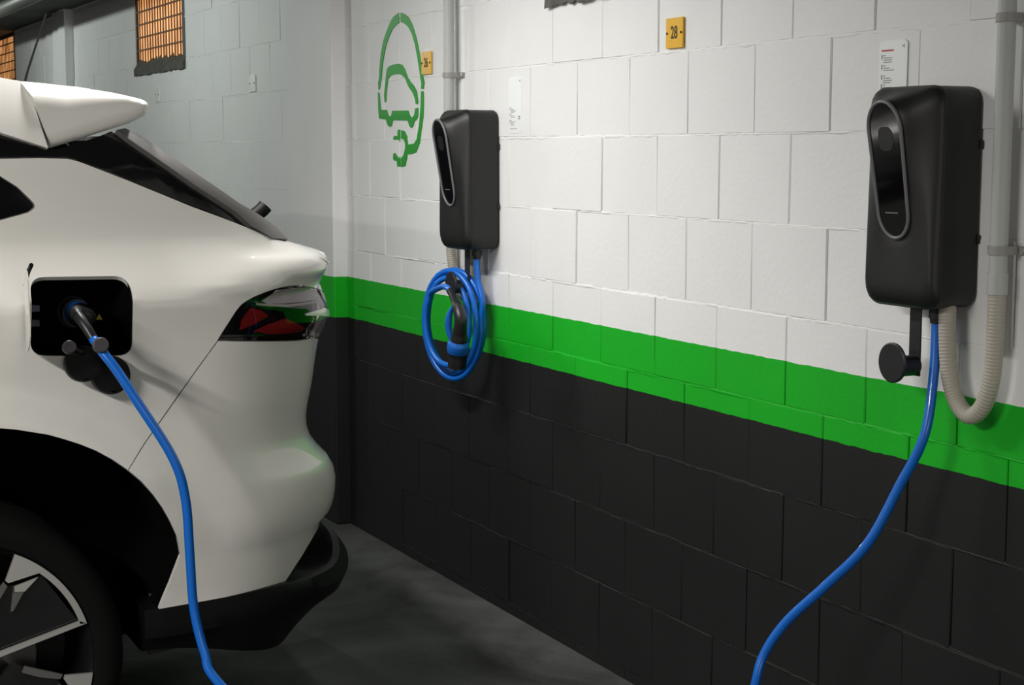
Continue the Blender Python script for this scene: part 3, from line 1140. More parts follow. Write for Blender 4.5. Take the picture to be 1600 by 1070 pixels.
def project(P):
    d = P - np.array(CAM_LOC)
    fw = -math.cos(CAM_ALPHA) * d[..., 0] + math.sin(CAM_ALPHA) * d[..., 1]
    ri = math.sin(CAM_ALPHA) * d[..., 0] + math.cos(CAM_ALPHA) * d[..., 1]
    zc = fw * math.cos(CAM_PITCH) - d[..., 2] * math.sin(CAM_PITCH)
    up = d[..., 2] * math.cos(CAM_PITCH) + fw * math.sin(CAM_PITCH)
    return np.stack([800 + CAM_F * ri / zc, 535 - CAM_F * up / zc], -1)


_u = np.linspace(-1.75, -0.50, 180)
_z = np.linspace(0.25, 1.60, 200)
_U, _Z = np.meshgrid(_u, _z)
_P = surf(_U, _Z)
_du = surf(_U + 1e-3, _Z) - _P
_dz = surf(_U, _Z + 1e-3) - _P
_N = np.cross(_du, _dz)
_front = np.einsum('ijk,ijk->ij', _N, _P - np.array(CAM_LOC)) < 0
_pix = project(_P)
_pix[~_front] = 1e6


def uz(x, y):
    """Where a spot of the photograph lies on the car's skin."""
    d = np.hypot(_pix[..., 0] - x, _pix[..., 1] - y)
    k = np.unravel_index(np.argmin(d), d.shape)
    u, z = float(_U[k]), float(_Z[k])
    for _ in range(6):
        p = project(surf(u, z))
        ju = (project(surf(u + 1e-4, z)) - p) / 1e-4
        jz = (project(surf(u, z + 1e-4)) - p) / 1e-4
        J = np.array([[ju[0], jz[0]], [ju[1], jz[1]]])
        if abs(np.linalg.det(J)) < 4e4:
            break
        s = np.linalg.solve(J, np.array([x, y]) - p)
        u += float(np.clip(s[0], -.01, .01))
        z += float(np.clip(s[1], -.01, .01))
    return (u, z)


def px(*pts):
    return [uz(x, y) for x, y in pts]


def inside(poly, x, y):
    c = False
    j = len(poly) - 1
    for i in range(len(poly)):
        xi, yi = poly[i]
        xj, yj = poly[j]
        if (yi > y) != (yj > y) and x < (xj - xi) * (y - yi) / (yj - yi) + xi:
            c = not c
        j = i
    return c


def densify(loop, step):
    out = []
    n = len(loop)
    for i in range(n):
        a, b = loop[i], loop[(i + 1) % n]
        d = math.hypot(b[0] - a[0], b[1] - a[1])
        m = max(1, int(round(d / step)))
        for k in range(m):
            out.append((a[0] + (b[0] - a[0]) * k / m, a[1] + (b[1] - a[1]) * k / m))
    return out


def rounded(loop, r=0.02, n=4, sel=None):
    """Soften polygon corners with short quadratic curves."""
    out = []
    m = len(loop)
    for i in range(m):
        p, a, b = loop[i], loop[i - 1], loop[(i + 1) % m]
        if sel is not None and i not in sel:
            out.append(p)
            continue
        da, db = math.hypot(a[0] - p[0], a[1] - p[1]), math.hypot(b[0] - p[0], b[1] - p[1])
        ra, rb = min(r, da * .45) / da, min(r, db * .45) / db
        s = (p[0] + (a[0] - p[0]) * ra, p[1] + (a[1] - p[1]) * ra)
        e = (p[0] + (b[0] - p[0]) * rb, p[1] + (b[1] - p[1]) * rb)
        for k in range(n + 1):
            t = k / n
            out.append(((1 - t)**2 * s[0] + 2 * t * (1 - t) * p[0] + t * t * e[0], (1 - t)**2 * s[1] + 2 * t * (1 - t) * p[1] + t * t * e[1]))
    return out


def shrink(loop, d):
    area = sum(loop[i][0] * loop[(i + 1) % len(loop)][1] - loop[(i + 1) % len(loop)][0] * loop[i][1] for i in range(len(loop)))
    s = 1 if area > 0 else -1
    out = []
    n = len(loop)
    for i in range(n):
        a, p, b = loop[i - 1], loop[i], loop[(i + 1) % n]
        e1 = (p[0] - a[0], p[1] - a[1])
        e2 = (b[0] - p[0], b[1] - p[1])
        l1, l2 = math.hypot(*e1) or 1, math.hypot(*e2) or 1
        nx = -(e1[1] / l1 + e2[1] / l2) * s
        ny = (e1[0] / l1 + e2[0] / l2) * s
        l = math.hypot(nx, ny) or 1
        out.append((p[0] + nx / l * d, p[1] + ny / l * d))
    return out


def mirror_obj(o, parent):
    me = o.data.copy()
    T = Matrix.Diagonal((-1, 1, 1, 1))
    me.transform(T)
    me.flip_normals()
    c = bpy.data.objects.new(o.name.split('.')[0], me)
    COL.objects.link(c)
    c.parent = parent
    for k in o.keys():
        c[k] = o[k]
    return c


def panel(name, loop, m, parent=None, holes=(), step=0.022, off=0.0, flange=0.012, gap=0.0014, fn=None, grid=None, mirror=True, analytic=True):
    """One sheet-metal panel cut out of the skin, with its edges turned inwards."""
    fn = fn or surf
    loop = densify(shrink(loop, gap) if gap else loop, step)
    holes = [densify(shrink(h, -gap) if gap else h, step * 0.6) for h in holes]
    V2 = [Vector(p) for p in loop]
    E = [(i, (i + 1) % len(loop)) for i in range(len(loop))]
    loops_idx = [list(range(len(loop)))]
    for h in holes:
        s = len(V2)
        V2 += [Vector(p) for p in h]
        E += [(s + i, s + (i + 1) % len(h)) for i in range(len(h))]
        loops_idx.append(list(range(s, s + len(h))))
    us = [p[0] for p in loop]
    zs = [p[1] for p in loop]
    g = grid or step * 1.15
    B = np.array([(p.x, p.y) for p in V2])
    u = min(us) + g / 2
    while u < max(us):
        z = min(zs) + g / 2
        while z < max(zs):
            if inside(loop, u, z) and not any(inside(h, u, z) for h in holes) and np.min(np.hypot(B[:, 0] - u, B[:, 1] - z)) > g * 0.45:
                V2.append(Vector((u, z)))
            z += g
        u += g
    vo, eo, fo, ov, oe, of = delaunay_2d_cdt(V2, E, [], 0, 1e-7)
    first = {}
    for i, src in enumerate(ov):
        for s in src:
            first[s] = i
    uv = np.array([(v.x, v.y) for v in vo])
    tris = []
    for f in fo:
        c = uv[list(f)].mean(0)
        if inside(loop, c[0], c[1]) and not any(inside(h, c[0], c[1]) for h in holes):
            tris.append(tuple(f))
    P = fn(uv[:, 0], uv[:, 1], off)
    Pu = fn(uv[:, 0] + 1e-3, uv[:, 1], off) - fn(uv[:, 0] - 1e-3, uv[:, 1], off)
    Pz = fn(uv[:, 0], uv[:, 1] + 1e-3, off) - fn(uv[:, 0], uv[:, 1] - 1e-3, off)
    N = np.cross(Pu, Pz)
    N /= np.linalg.norm(N, axis=1)[:, None] + 1e-12
    if not analytic:
        N2 = np.zeros_like(N)
        for a, b, c in tris:
            n = np.cross(P[b] - P[a], P[c] - P[a])
            n = n if n[0] > 0 else -n
            for q in (a, b, c):
                N2[q] += n
        N = N2 / (np.linalg.norm(N2, axis=1)[:, None] + 1e-12)
    verts = [tuple(p) for p in P]
    nor = [tuple(n) for n in N]
    faces = []
    for a, b, c in tris:
        n = np.cross(P[b] - P[a], P[c] - P[a])
        faces.append((a, b, c) if np.dot(n, N[a]) > 0 else (a, c, b))
    for li in loops_idx:
        k = [first[i] for i in li if i in first]
        top = len(verts)
        cen = P[k].mean(0)
        for i, q in enumerate(k):
            t = P[k[(i + 1) % len(k)]] - P[k[i - 1]]
            sd = np.cross(t, N[q])
            sd /= np.linalg.norm(sd) + 1e-12
            # soft rolled edge: first a 1 mm chamfer, then the flange
            verts.append(tuple(P[q]))
            nor.append(tuple(N[q]))
        bot = len(verts)
        for i, q in enumerate(k):
            verts.append(tuple(P[q] - N[q] * flange))
            nor.append(tuple(N[q]))
        for i in range(len(k)):
            j = (i + 1) % len(k)
            faces.append((top + i, bot + i, bot + j, top + j))
    verts = [(v[0] - ROOT.x, v[1] - ROOT.y, v[2] - ROOT.z) for v in verts]
    me = bpy.data.meshes.new(name)
    me.from_pydata(verts, [], faces)
    me.materials.append(m)
    sm = [len(f) == 3 for f in faces]
    me.polygons.foreach_set('use_smooth', sm)
    me.update()
    ln = []
    for p in me.polygons:
        for vi in p.vertices:
            ln.append(nor[vi] if len(p.vertices) == 3 else tuple(p.normal))
    me.normals_split_custom_set(ln)
    par = parent or car
    o = link(bpy.data.objects.new(name, me), par)
    if mirror and par is car:
        mirror_obj(o, car)
    return o


# ---- outlines, read off the photograph, on the skin
hatch_low = px((0, 247), (60, 246), (105, 247), (122, 251), (200, 281), (300, 322), (425, 372), (444, 376))
UF = -2.62                                       # rear door gap, out of frame
ring_top = [(u_ang(1.176, 84), 1.176), (u_ang(1.15, 84), 1.150), (u_ang(1.11, 84), 1.11), (u_ang(1.075, 84), 1.075)]
lamp_top = px((470, 446), (453, 447), (438, 450), (424, 454), (410, 459), (396, 465), (385, 471), (377, 477), (369, 487), (341, 531))
seam = px((340, 533), (300, 588), (250, 659), (200, 728))
ARCH_R = 0.432


def arch(a0, a1, n=20, r=ARCH_R):
    return [(AX_Y + r * math.cos(math.radians(a0 + (a1 - a0) * k / n)), AX_Z + r * math.sin(math.radians(a0 + (a1 - a0) * k / n))) for k in range(n + 1)]


ARCH_REAR = px((281, 868), (276, 840), (265, 815), (254, 795), (240, 775), (221, 753))
ARCH_UP = px((200, 735), (176, 719), (150, 705), (125, 695), (100, 687), (75, 680), (50, 676), (25, 672), (0, 670)) + [(-1.66, 0.838)]
ARCH_FRONT = [(2 * AX_Y - a, b) for a, b in (ARCH_REAR + ARCH_UP)[::-1]]
seam[-1] = ARCH_UP[0]
port = rounded(px((46, 434), (200, 432), (206, 555), (48, 555)), 0.030, 6)
qwin = rounded([(-2.2, 1.405)] + px((0, 276), (27, 293), (57, 322), (44, 331), (0, 343)) + [(-2.2, 1.22)], 0.014, 4, sel={3})
quarter = [(UF, 1.335), (-2.3, 1.372)] + hatch_low + ring_top + [(u_ang(1.058, 84), 1.0575)] + lamp_top + seam[:-1] + ARCH_UP + ARCH_FRONT[:-6] + [(UF, 0.62)]
qp = panel('quarter_panel', quarter, M['carwhite'], holes=[port, qwin], mirror=False)
qp2 = panel('quarter_panel', quarter, M['carwhite'], holes=[qwin], mirror=False)
COL.objects.unlink(qp2)
mirror_obj(qp2, car)
bpy.data.objects.remove(qp2)
panel('quarter_window', shrink(qwin, 0.0005), M['blackglass'], off=0.006, gap=0, flange=0.004)

# bumper cover
lamp_bot = px((341, 532), (420, 533), (465, 532), (488, 528))
rear_low = px((518, 792), (503, 815), (490, 838), (480, 855), (462, 884), (440, 917), (345, 935), (248, 952), (250, 945), (265, 910))
bump = seam[::-1] + lamp_bot + [(u_ang(0.95, 84), 0.95), (u_ang(0.86, 84), 0.86), (u_ang(0.78, 84), 0.78), (u_ang(0.742, 84), 0.742), (u_end(0.72), 0.72), (u_end(0.56), 0.56), (u_ang(0.556, 84), 0.556)] + rear_low + ARCH_REAR
panel('bumper_cover', bump, M['carwhite'])

# tailgate: from the corner gap to the middle, both halves
zz = [1.178, 1.15, 1.11, 1.06, 1.0, 0.95, 0.90, 0.84, 0.78, 0.735]
tg = [(u_ang(z, 84.5), z) for z in zz] + [(u_end(0.735), 0.735), (u_end(0.95), 0.95), (u_end(1.178), 1.178)]
panel('tailgate', tg, M['carwhite'])

# tail lamp: dark housing, red reflectors, bright upper element and a clear cover
lamp = lamp_top + lamp_bot[1:] + [(u_ang(0.955, 84), 0.955), (u_ang(1.0, 84), 1.0), (u_ang(1.055, 84), 1.055)]
tl = panel('tail_lamp', lamp, M['gloss'], off=0.024, gap=0.0, mirror=False, flange=0.002)
tag(tl, 'wrap-round tail lamp with red and clear sections')
panel('red_reflector', px((398, 482), (416, 486), (428, 494), (410, 505), (380, 517), (384, 501)), M['red'], tl, off=0.018, gap=0, step=.012, flange=.003)
panel('red_reflector', px((402, 519), (425, 508), (455, 498), (487, 513), (476, 520), (432, 523)), M['red'], tl, off=0.016, gap=0, step=.012, flange=.003)
panel('clear_element', px((414, 471), (440, 454), (492, 447), (505, 462), (500, 468), (455, 474), (425, 475)), M['chrome'], tl, off=0.012, gap=0, step=.012, flange=.003)
panel('light_strip', px((405, 474), (425, 475), (455, 476), (500, 470), (500, 473), (455, 480), (425, 479), (405, 477)), M['cream'], tl, off=0.010, gap=0, step=.012, flange=.003)
panel('clear_cover', shrink(lamp, 0.001), M['lens'], tl, off=0.0005, gap=0, flange=0.020)
w1 = px((477, 490), (492, 485), (505, 481))
wedge = w1 + [(u_ang(1.012, 83), 1.014), (u_ang(0.999, 83), 1.000)] + px((500, 493), (478, 493))
panel('body_coloured_blade', wedge, M['carwhite'], tl, off=-0.003, gap=0, step=.012, flange=.006)
for ch in [tl]:
    c = mirror_obj(ch, car)
    for g in list(tl.children):
        mirror_obj(g, c)

# dark side piece of the tailgate frame under the spoiler, and the grey edge of the rear glass
fin = px((0, 214), (75, 233), (92, 232), (178, 204), (202, 219), (256, 256), (304, 290), (368, 332), (391, 352), (422, 371), (300, 321), (200, 280), (122, 250), (105, 246), (0, 246))
panel('pillar_panel', fin, M['gloss'], off=0.010, flange=0.02)
edge = px((180, 203), (193, 200), (215, 211), (236, 225), (304, 271), (371, 317), (439, 361), (447, 374), (424, 372), (391, 353), (368, 332), (304, 290), (256, 256), (202, 219))
fr = panel('glass_edge', edge, M['satin'], off=-0.004, flange=0.018, gap=0)
gl = [(u_ang(z, 80), z) for z in (1.19, 1.25, 1.31, 1.37, 1.43)]
gl += [(u_end(z), z) for z in (1.43, 1.37, 1.31, 1.25, 1.19)]
panel('rear_window', gl, M['blackglass'], off=0.030)
# rear wiper pivot standing off the glass in the middle
wy = on_x(408, 322, XM)
L = wy - ROOT
wp = tube('rear_wiper', [L + Vector((0.0, -0.075, -0.085)), L + Vector((0.0, -0.045, -0.045)), L + Vector((0, 0.0, -0.012)), L + Vector((0, 0.012, 0.0))], lambda f, s: 0.017 + 0.004 * f, M['trim'], car, n=14, segs=12)
tube('wiper_arm', [L + Vector((0, -0.01, -0.016)), L + Vector((-0.15, -0.04, -0.02)), L + Vector((-0.42, -0.05, -0.03))], 0.008, M['trim'], wp, n=14, segs=8, flat=0.6)

# roof side and roof
rs = [(UF - .6, 1.44), (-2.2, 1.435)] + px((0, 208), (76, 232), (66, 200), (50, 152), (36, 127), (0, 120)) + [(-2.2, 1.562), (UF - .6, 1.565)]
panel('roof_side', rs, M['carwhite'], fn=roof_side_surf)
dg = [(UF - .6, 1.43), (-2.2, 1.425)] + px((0, 214), (70, 234), (0, 243)) + [(-2.2, 1.39), (UF - .6, 1.34)]
panel('upper_window', dg, M['blackglass'], off=0.012)


def roof():
    V, F = [], []
    ys = np.linspace(-3.25, -1.545, 14)
    n = 18
    for y in ys:
        e = surf(y, 1.543 + 0.0 * y)
        for k in range(n + 1):
            t = k / n
            x = e[0] + (2 * XM - 2 * e[0]) * t
            z = 1.535 + 0.020 * min(1, (-1.545 - y) / 0.8) + 0.020 * (1 - (2 * t - 1)**4)
            V.append((x - ROOT.x, y - ROOT.y, z))
    for i in range(len(ys) - 1):
        for k in range(n):
            a = i * (n + 1) + k
            F.append((a, a + 1, a + n + 2, a + n + 1))
    return V, F


V, F = roof()
mesh_obj('roof', V, F, M['carwhite'], car, smooth=True)

# spoiler: a thick wing whose rounded end faces us
XS = -3.405
sp_px = [(36, 124), (80, 128), (130, 134), (180, 144), (222, 154), (233, 159), (237, 166), (235, 173), (226, 182), (205, 192), (180, 200), (130, 216), (81, 231), (67, 197), (52, 153)]
sp = [(on_x(x, y, XS).y, on_x(x, y, XS).z) for x, y in sp_px]
TOPN = 8


def seg_d(px_, py_, a, b):
    ax_, ay_ = a
    bx_, by_ = b
    t = max(0, min(1, ((px_ - ax_) * (bx_ - ax_) + (py_ - ay_) * (by_ - ay_)) / ((bx_ - ax_)**2 + (by_ - ay_)**2)))
    return math.hypot(px_ - ax_ - t * (bx_ - ax_), py_ - ay_ - t * (by_ - ay_))


def sp_surf(u, z, off=0.0):
    u = np.asarray(u, float)
    z = np.asarray(z, float)
    out = np.zeros(u.shape + (3,))
    for i in np.ndindex(u.shape):
        top = min(seg_d(u[i], z[i], sp[k], sp[k + 1]) for k in range(TOPN - 1))
        low = min(seg_d(u[i], z[i], sp[k], sp[k + 1]) for k in range(TOPN - 1, 12))
        t = min(1, top / 0.055)
        q = min(1, low / 0.030)
        k = max(0.25, min(1.0, (-1.27 - u[i]) / 0.16))      # the rounding tightens towards the tip
        t = min(1, t / k)
        x = XS - 0.075 * k * (1 - math.sqrt(max(0, 1 - (1 - t)**2))) - 0.014 * (1 - math.sqrt(max(0, 1 - (1 - q)**2)))
        out[i] = (x, u[i], z[i])
    return out


se = panel('spoiler_end', sp, M['carwhite'], fn=sp_surf, step=0.010, gap=0.0, flange=0.001, analytic=False, grid=0.0065)


def spoiler_span():
    V, F = [], []
    lp = densify(sp, 0.010)
    e = sp_surf(np.array([p[0] for p in lp]), np.array([p[1] for p in lp]))
    n = 12
    m = len(lp)
    for k in range(n + 1):
        t = k / n
        arch_ = 0.012 * (1 - (2 * t - 1)**4)
        for i in range(m):
            x = e[i][0] + 2 * (XM - e[i][0]) * t
            V.append((x - ROOT.x, e[i][1] - ROOT.y + arch_ * 0.5 * (1 if lp[i][0] > -1.4 else 0), e[i][2] + arch_ * 0.6))
    for k in range(n):
        for i in range(m):
            a, b = k * m + i, k * m + (i + 1) % m
            F.append((a, b, b + m, a + m))
    return V, F


V, F = spoiler_span()
F = [f[::-1] for f in F]
so = mesh_obj('spoiler', V, F, M['carwhite'], car, smooth=True)
so.data.set_sharp_from_angle(angle=math.radians(35))
# aerial
a0 = on_x(40, 123, -3.9) - ROOT
a1 = on_x(72, 22, -3.9) - ROOT
tube('aerial', [a0 - Vector((0, 0, 0.03)), a0, a1], lambda f, s: 0.0032 - 0.0012 * f, M['rubber'], car, n=8, segs=8)

# lower black valance, tray lip, louvres
vz = [(UF + 0.0, 0.33)]
val = [(-1.30, 0.30), (-1.30, 0.44)] + [(-1.05, 0.46), (-0.95, 0.56), (-0.86, 0.60), (u_ang(0.61, 84), 0.61), (u_end(0.61), 0.61), (u_end(0.36), 0.36), (u_ang(0.36, 84), 0.36), (-0.95, 0.34), (-1.05, 0.33)]
panel('valance', val, M['gloss'], off=0.045, gap=0)

LIP_Y = -0.768


def lip_curve(u, off):
    """Plan curve of the lip: along the side, round the corner, across the tail."""
    yr, lc, wc = LIP_Y, 0.36, 0.34
    xs = XC - 0.046
    u0 = yr - lc
    lq = (lc + wc) / 2
    if u < u0:
        return xs - off, u
    a = (u - u0) / lq
    if a < PI / 2:
        return xs - off - (wc - off) * (1 - math.cos(a)), u0 + (lc - off) * math.sin(a)
    ov = u - u0 - lq * PI / 2
    return xs - wc - ov, yr - off + 0.04 * math.sin(min(1, ov / 0.6) * PI / 2)


def smooth01(t):
    t = max(0.0, min(1.0, t))
    return t * t * (3 - 2 * t)


def lip():
    V, F = [], []
    ue = LIP_Y - 0.36 + 0.35 * PI / 2 + (HALF - 0.046 - 0.34)
    us = list(np.linspace(-1.32, ue, 60))
    R = []
    for u in us:
        g = smooth01((u + 1.12) / 0.42)             # 0 on the side, 1 at the tail
        zt = 0.412 + 0.012 * smooth01((u + 1.3) / 0.3) + 0.045 * smooth01((u + 0.80) / 0.25)
        zb = 0.318 - 0.05 * smooth01((u + 1.30) / 0.35)
        sec = [(0.11, zt - 0.03 * g + 0.006), (0.042, zt - 0.014 * g + 0.004), (0.016 * g + 0.002, zt + 0.004), (0.002, zt), (-0.001 - 0.018 * g, zt - 0.030), (0.002 - 0.006 * g, zt - 0.060),
               (0.012 + 0.030 * g, (zt + zb) / 2 - 0.01), (0.03 + 0.10 * g, zb), (0.06 + 0.12 * g, zb - 0.004), (0.28, zb + 0.0)]
        for off, z in sec:
            x, y = lip_curve(u, off)
            V.append((x - ROOT.x, y - ROOT.y, z))
        R.append(len(sec))
    m = R[0]
    for i in range(len(us) - 1):
        for k in range(m - 1):
            a = i * m + k
            F.append((a, a + m, a + m + 1, a + 1))
    F.append(tuple(range(m)))
    return V, F


V, F = lip()
lo = mesh_obj('bumper_lip', V, F, M['trim'], car, smooth=True)
lo.data.set_sharp_from_angle(angle=math.radians(40))
mirror_obj(lo, car)
for z, o_ in ((0.505, 0.012), (0.532, 0.010), (0.559, 0.008)):
    us = np.linspace(-0.98, float(u_end(z)), 40)
    q = np.linspace(0, 1, 40)
    up = surf(us, np.full(40, z), o_)
    V, F = [], []
    for i in range(40):
        x, y, zq = up[i]
        i2 = surf(us[i], z + 0.0, o_ + 0.03)
        for (p, dz) in ((up[i], 0.003), (up[i], -0.003), (i2, -0.001), (i2, 0.007)):
            V.append((p[0] - ROOT.x, p[1] - ROOT.y, z + dz))
    for i in range(39):
        for r in range(4):
            a = 4 * i
            F.append((a + r, a + 4 + r, a + 4 + (r + 1) % 4, a + (r + 1) % 4))
    ob = mesh_obj('louvre', V, F, M['gloss'], car, smooth=False)
    mirror_obj(ob, car)

# wheel house, floor pan, hidden front end
bm = bmesh.new()
n = 28
outer = [(a + (0.004 if a > AX_Y else -0.004), b + 0.004) for a, b in [(-1.29, 0.36)] + px((265, 910)) + ARCH_REAR + ARCH_UP + ARCH_FRONT + [(-2.13, 0.36)]]
n = len(outer) - 1
r1 = [bm.verts.new(Vector((XC - 0.055, y, max(z, 0.33))) - ROOT) for y, z in outer]
r2 = [bm.verts.new(Vector((XC - 0.46, y, max(z, 0.33))) - ROOT) for y, z in outer]
for k in range(n):
    bm.faces.new((r1[k], r1[k + 1], r2[k + 1], r2[k]))
bm.faces.new(r2)
wh = bm_obj('wheel_house', bm, M['dark'], car)
mirror_obj(wh, car)
box_obj('floor_pan', -HALF + 0.47, HALF - 0.47, -0.9, 1.62, 0.24, 0.34, M['dark'], car)
bm = bmesh.new()
add_box(bm, -HALF + 0.10, HALF - 0.10, -0.9, -0.72, 0.24, 1.34)
bm_obj('front_bulkhead', bm, M['dark'], car)
fd = [(-3.26, 0.36), (UF - 0.02, 0.36), (UF - 0.02, 0.62), (UF, 1.333), (-3.26, 1.31)]
panel('rear_door', [(-3.26, 0.36), (-2.30, 0.36), (-2.18, 0.50), (-2.15, 0.56), (UF + .13, 0.62), (UF, 0.62), (UF, 1.333), (-3.26, 1.31)][:3] + [(-2.14, 0.53), (-2.30, 0.615), (UF, 0.615), (UF, 1.333), (-3.26, 1.31)], M['carwhite'])

# charging port: pocket, backing plate, sockets, caps, flap, warning label
bm = bmesh.new()
pl = densify(port, 0.02)
p3 = surf(np.array([p[0] for p in pl]), np.array([p[1] for p in pl]), 0.003)
ra = [bm.verts.new(Vector(p) - ROOT) for p in p3]
cy = sum(p[1] for p in p3) / len(p3)
cz = sum(p[2] for p in p3) / len(p3)
rb = [bm.verts.new(Vector((XC - 0.175, cy + (p[1] - cy) * 0.93, cz + (p[2] - cz) * 0.93)) - ROOT) for p in p3]
for k in range(len(pl)):
    j = (k + 1) % len(pl)
    bm.faces.new((ra[k], ra[j], rb[j], rb[k]))
bm.faces.new(rb)
pk = bm_obj('charge_port', bm, M['dark'], car)
cyl('inlet', Vector((XC - 0.175, PORT_C.y, PORT_C.z)) - ROOT, Vector((XC - 0.150, PORT_C.y, PORT_C.z)) - ROOT, 0.036, M['trim'], pk)
wl_ = on_x(155, 495, XC - 0.17) - ROOT
mesh_obj('warning_label', [wl_ + Vector((0.0, -0.007, -0.006)), wl_ + Vector((0.0, 0.007, -0.006)), wl_ + Vector((0.0, 0, 0.007))], [(0, 1, 2)], M['label'], pk)


def cap(xy, r, X0, hinge, hd, hr):
    c = on_x(xy[0], xy[1], X0) - ROOT
    t = Vector((1, 0.0, 0.12)).normalized()
    bm = bmesh.new()
    prof = [(0.0, r * 0.94), (0.004, r), (0.016, r), (0.022, r * 0.96), (0.023, r * 0.82), (0.015, r * 0.78), (0.013, 0.002)]
    it = iter(prof)
    sweep(bm, [c + t * p[0] for p in prof], lambda f, s: next(it)[1], 28)
    o = bm_obj('socket_cap', bm, M['trim'], car, True, math.radians(35))
    h = on_x(hinge[0], hinge[1], X0 + hd) - ROOT
    tube('strap', [c + Vector((0.012, 0, r * 0.7)), (c + h) / 2 + Vector((0.02, 0, 0.01)), h], 0.009, M['trim'], o, n=16, segs=8)
    cyl('hinge_boss', h + Vector((-0.008, 0, 0)), h + Vector((0.008, 0.0, 0.004)), hr, M['boss'], o, 18)


cap((128, 568), 0.038, XC - 0.005, (108, 544), 0.07, 0.0135)
cap((171, 586), 0.040, XC - 0.018, (157, 541), 0.135, 0.0155)

# flap: curved plate hinged at the front edge of the pocket, standing open
hf = [on_x(39, y, XC + 0.004) - ROOT for y in (446, 480, 515, 545)]
V, F = [], []
prof = [(0.0, 0.0), (0.03, -0.0050), (0.065, -0.0095), (0.10, -0.0135), (0.125, -0.0150), (0.135, -0.0150)]
tops = [0.0, 0.010, 0.016, 0.018, 0.012, -0.004]
bots = [0.0, -0.008, -0.012, -0.012, -0.004, 0.012]
z0, z1 = hf[3].z, hf[0].z
nz = 8
for side in (0, 1):
    for (d, b), tz, bz in zip(prof, tops, bots):
        for k in range(nz + 1):
            z = z0 + bz + (z1 + tz - z0 - bz) * k / nz + 0.20 * d
            V.append((hf[0].x + d * 0.985, hf[0].y - 0.003 + b + (0.0025 if side else 0), z))
m = nz + 1
n = len(prof)
for side in (0, 1):
    for i in range(n - 1):
        for k in range(nz):
            a = side * n * m + i * m + k
            q = (a, a + m, a + m + 1, a + 1)
            F.append(q if side else q[::-1])
for i in range(n - 1):
    for k in (0, nz):
        a = i * m + k
        F.append((a, a + m, a + m + n * m, a + n * m))
for i in (0, n - 1):
    for k in range(nz):
        a = i * m + k
        F.append((a, a + 1, a + 1 + n * m, a + n * m))
ff = mesh_obj('port_flap', V, F, M['carwhite'], car, smooth=False)
tube('hinge_stay', [hf[0] + Vector((0.004, 0, 0.0)), on_x(43, 428, XC + 0.05) - ROOT, on_x(49, 414, XC + 0.10) - ROOT], 0.0045, M['trim'], ff, n=10, segs=8)
for yy in (482, 505):
    p = on_x(41, yy, XC - 0.02) - ROOT
    q = on_x(62, yy, XC - 0.05) - ROOT
    bm = bmesh.new()
    vs = [bm.verts.new(v) for v in (p + Vector((0, 0, .0075)), p - Vector((0, 0, .0075)), q - Vector((0, 0, .006)), q + Vector((0, 0, .006)))]
    f = bm.faces.new(vs)
    r = bmesh.ops.extrude_face_region(bm, geom=[f])
    for v in [e for e in r['geom'] if isinstance(e, bmesh.types.BMVert)]:
        v.co.x -= 0.012
    bm_obj('hinge_arm', bm, M['hinge'], ff)


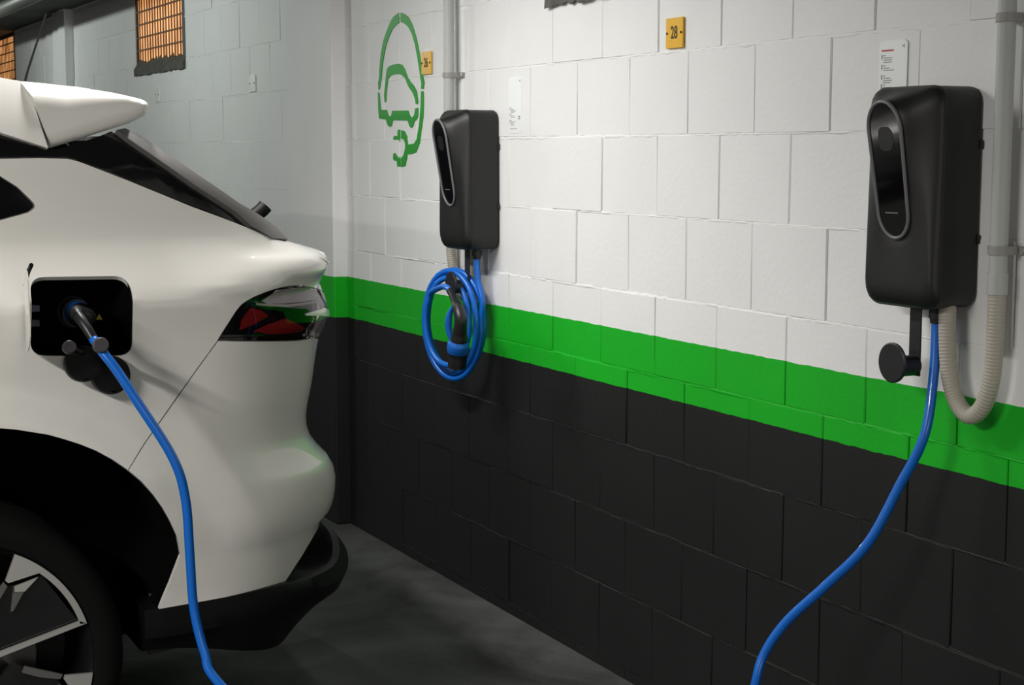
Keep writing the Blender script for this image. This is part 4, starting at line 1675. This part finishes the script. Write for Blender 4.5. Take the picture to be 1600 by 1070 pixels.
# rear wheels
def make_wheel(xf, sgn):
    """xf: plane of the outer rim face; sgn: +1 when it faces us."""
    c = Vector((xf, AX_Y, AX_Z)) - ROOT
    R_M = 0.264
    bm = bmesh.new()
    prof = [(0.262, -0.008), (0.270, 0.004), (0.292, 0.010), (0.313, 0.006), (0.329, -0.012), (0.336, -0.035), (0.337, -0.10), (0.337, -0.17), (0.329, -0.222), (0.285, -0.24), (0.250, -0.23)]
    n = 64
    rings = []
    for r, d in prof:
        rings.append([bm.verts.new(c + Vector((d * sgn, r * math.cos(2 * PI * k / n), r * math.sin(2 * PI * k / n)))) for k in range(n)])
    for a, b in zip(rings, rings[1:] + rings[:1]):
        for k in range(n):
            bm.faces.new((a[k], a[(k + 1) % n], b[(k + 1) % n], b[k]))
    wheel = bm_obj('wheel', bm, M['rubber'], car, True, math.radians(40))
    bm = bmesh.new()
    rings = []
    for r, d in [(0.266, 0.0), (0.262, -0.004), (0.252, -0.012), (0.244, -0.05), (0.236, -0.15), (0.03, -0.16)]:
        rings.append([bm.verts.new(c + Vector((d * sgn, r * math.cos(2 * PI * k / n), r * math.sin(2 * PI * k / n)))) for k in range(n)])
    for a, b in zip(rings, rings[1:]):
        for k in range(n):
            bm.faces.new((a[k], a[(k + 1) % n], b[(k + 1) % n], b[k]))
    bm_obj('rim', bm, M['trim'], wheel, True, math.radians(40))

    def pol(r, deg, d=0.0):
        a = math.radians(deg)
        return c + Vector((d * sgn, r * math.cos(a), r * math.sin(a)))

    def plate(name, ptsrd, m, d0, d1):
        bm = bmesh.new()
        lo_ = [bm.verts.new(pol(r, a, d0)) for r, a in ptsrd]
        hi = [bm.verts.new(pol(r, a, d1)) for r, a in ptsrd]
        k = len(ptsrd)
        for i in range(k):
            bm.faces.new((lo_[i], lo_[(i + 1) % k], hi[(i + 1) % k], hi[i]))
        bm.faces.new(lo_)
        bm.faces.new(hi)
        bmesh.ops.triangulate(bm, faces=[f for f in bm.faces if len(f.verts) > 4])
        return bm_obj(name, bm, m, wheel)

    def rd(y, z):
        return (math.hypot(y, z), math.degrees(math.atan2(z, y)))
    for s in range(5):
        o = -72 * s
        # bright outline: rim band, root wedge and the long edge of the blade; dark facets inside
        band = [(R_M, o + 64.6 - 48 * k / 14) for k in range(15)] + [(R_M - 0.013, o + 17.5 + 33 * k / 10) for k in range(11)]
        plate('spoke_edge', band + [(R_M - 0.013, o + 50.5), (0.205, o + 61.5), (0.207, o + 63.5)], M['silver'], -0.002, 0.006)
        plate('spoke_bar', [(R_M, o + 16.5), (R_M - 0.012, o + 18.8), (0.085, o + 27), (0.075, o + 20.5)], M['silver'], -0.002, 0.006)
        plate('spoke_flank', [(0.203, o + 63.8), (0.198, o + 61.0), (0.155, o + 62), (0.12, o + 66), (0.125, o + 72)], M['satin'], -0.004, 0.004)
        plate('spoke_facet', [(0.243, o + 49.5), (0.203, o + 57.3), (0.193, o + 55.4), (0.205, o + 50.5)], M['silver'], -0.003, 0.003)
        plate('spoke_inlay', [(0.202, o + 57.5), (0.191, o + 55.6), (0.204, o + 50.8), (0.160, o + 48.5), (0.156, o + 49.5)], M['satin'], -0.004, 0.002)
        plate('spoke', [(R_M - 0.014, o + 18.5), (R_M - 0.015, o + 48), (0.19, o + 62), (0.10, o + 74), (0.06, o + 28)], M['gloss'], -0.02, -0.006)
    cyl('hub_cap', c + Vector((-0.03 * sgn, 0, 0)), c + Vector((0.008 * sgn, 0, 0)), 0.062, M['gloss'], wheel, 28)
    cyl('brake_disc', c + Vector((-0.10 * sgn, 0, 0)), c + Vector((-0.085 * sgn, 0, 0)), 0.165, M['satin'], wheel, 40)
    return wheel


make_wheel(XC - 0.03, 1)
make_wheel(2 * XM - XC + 0.03, -1)
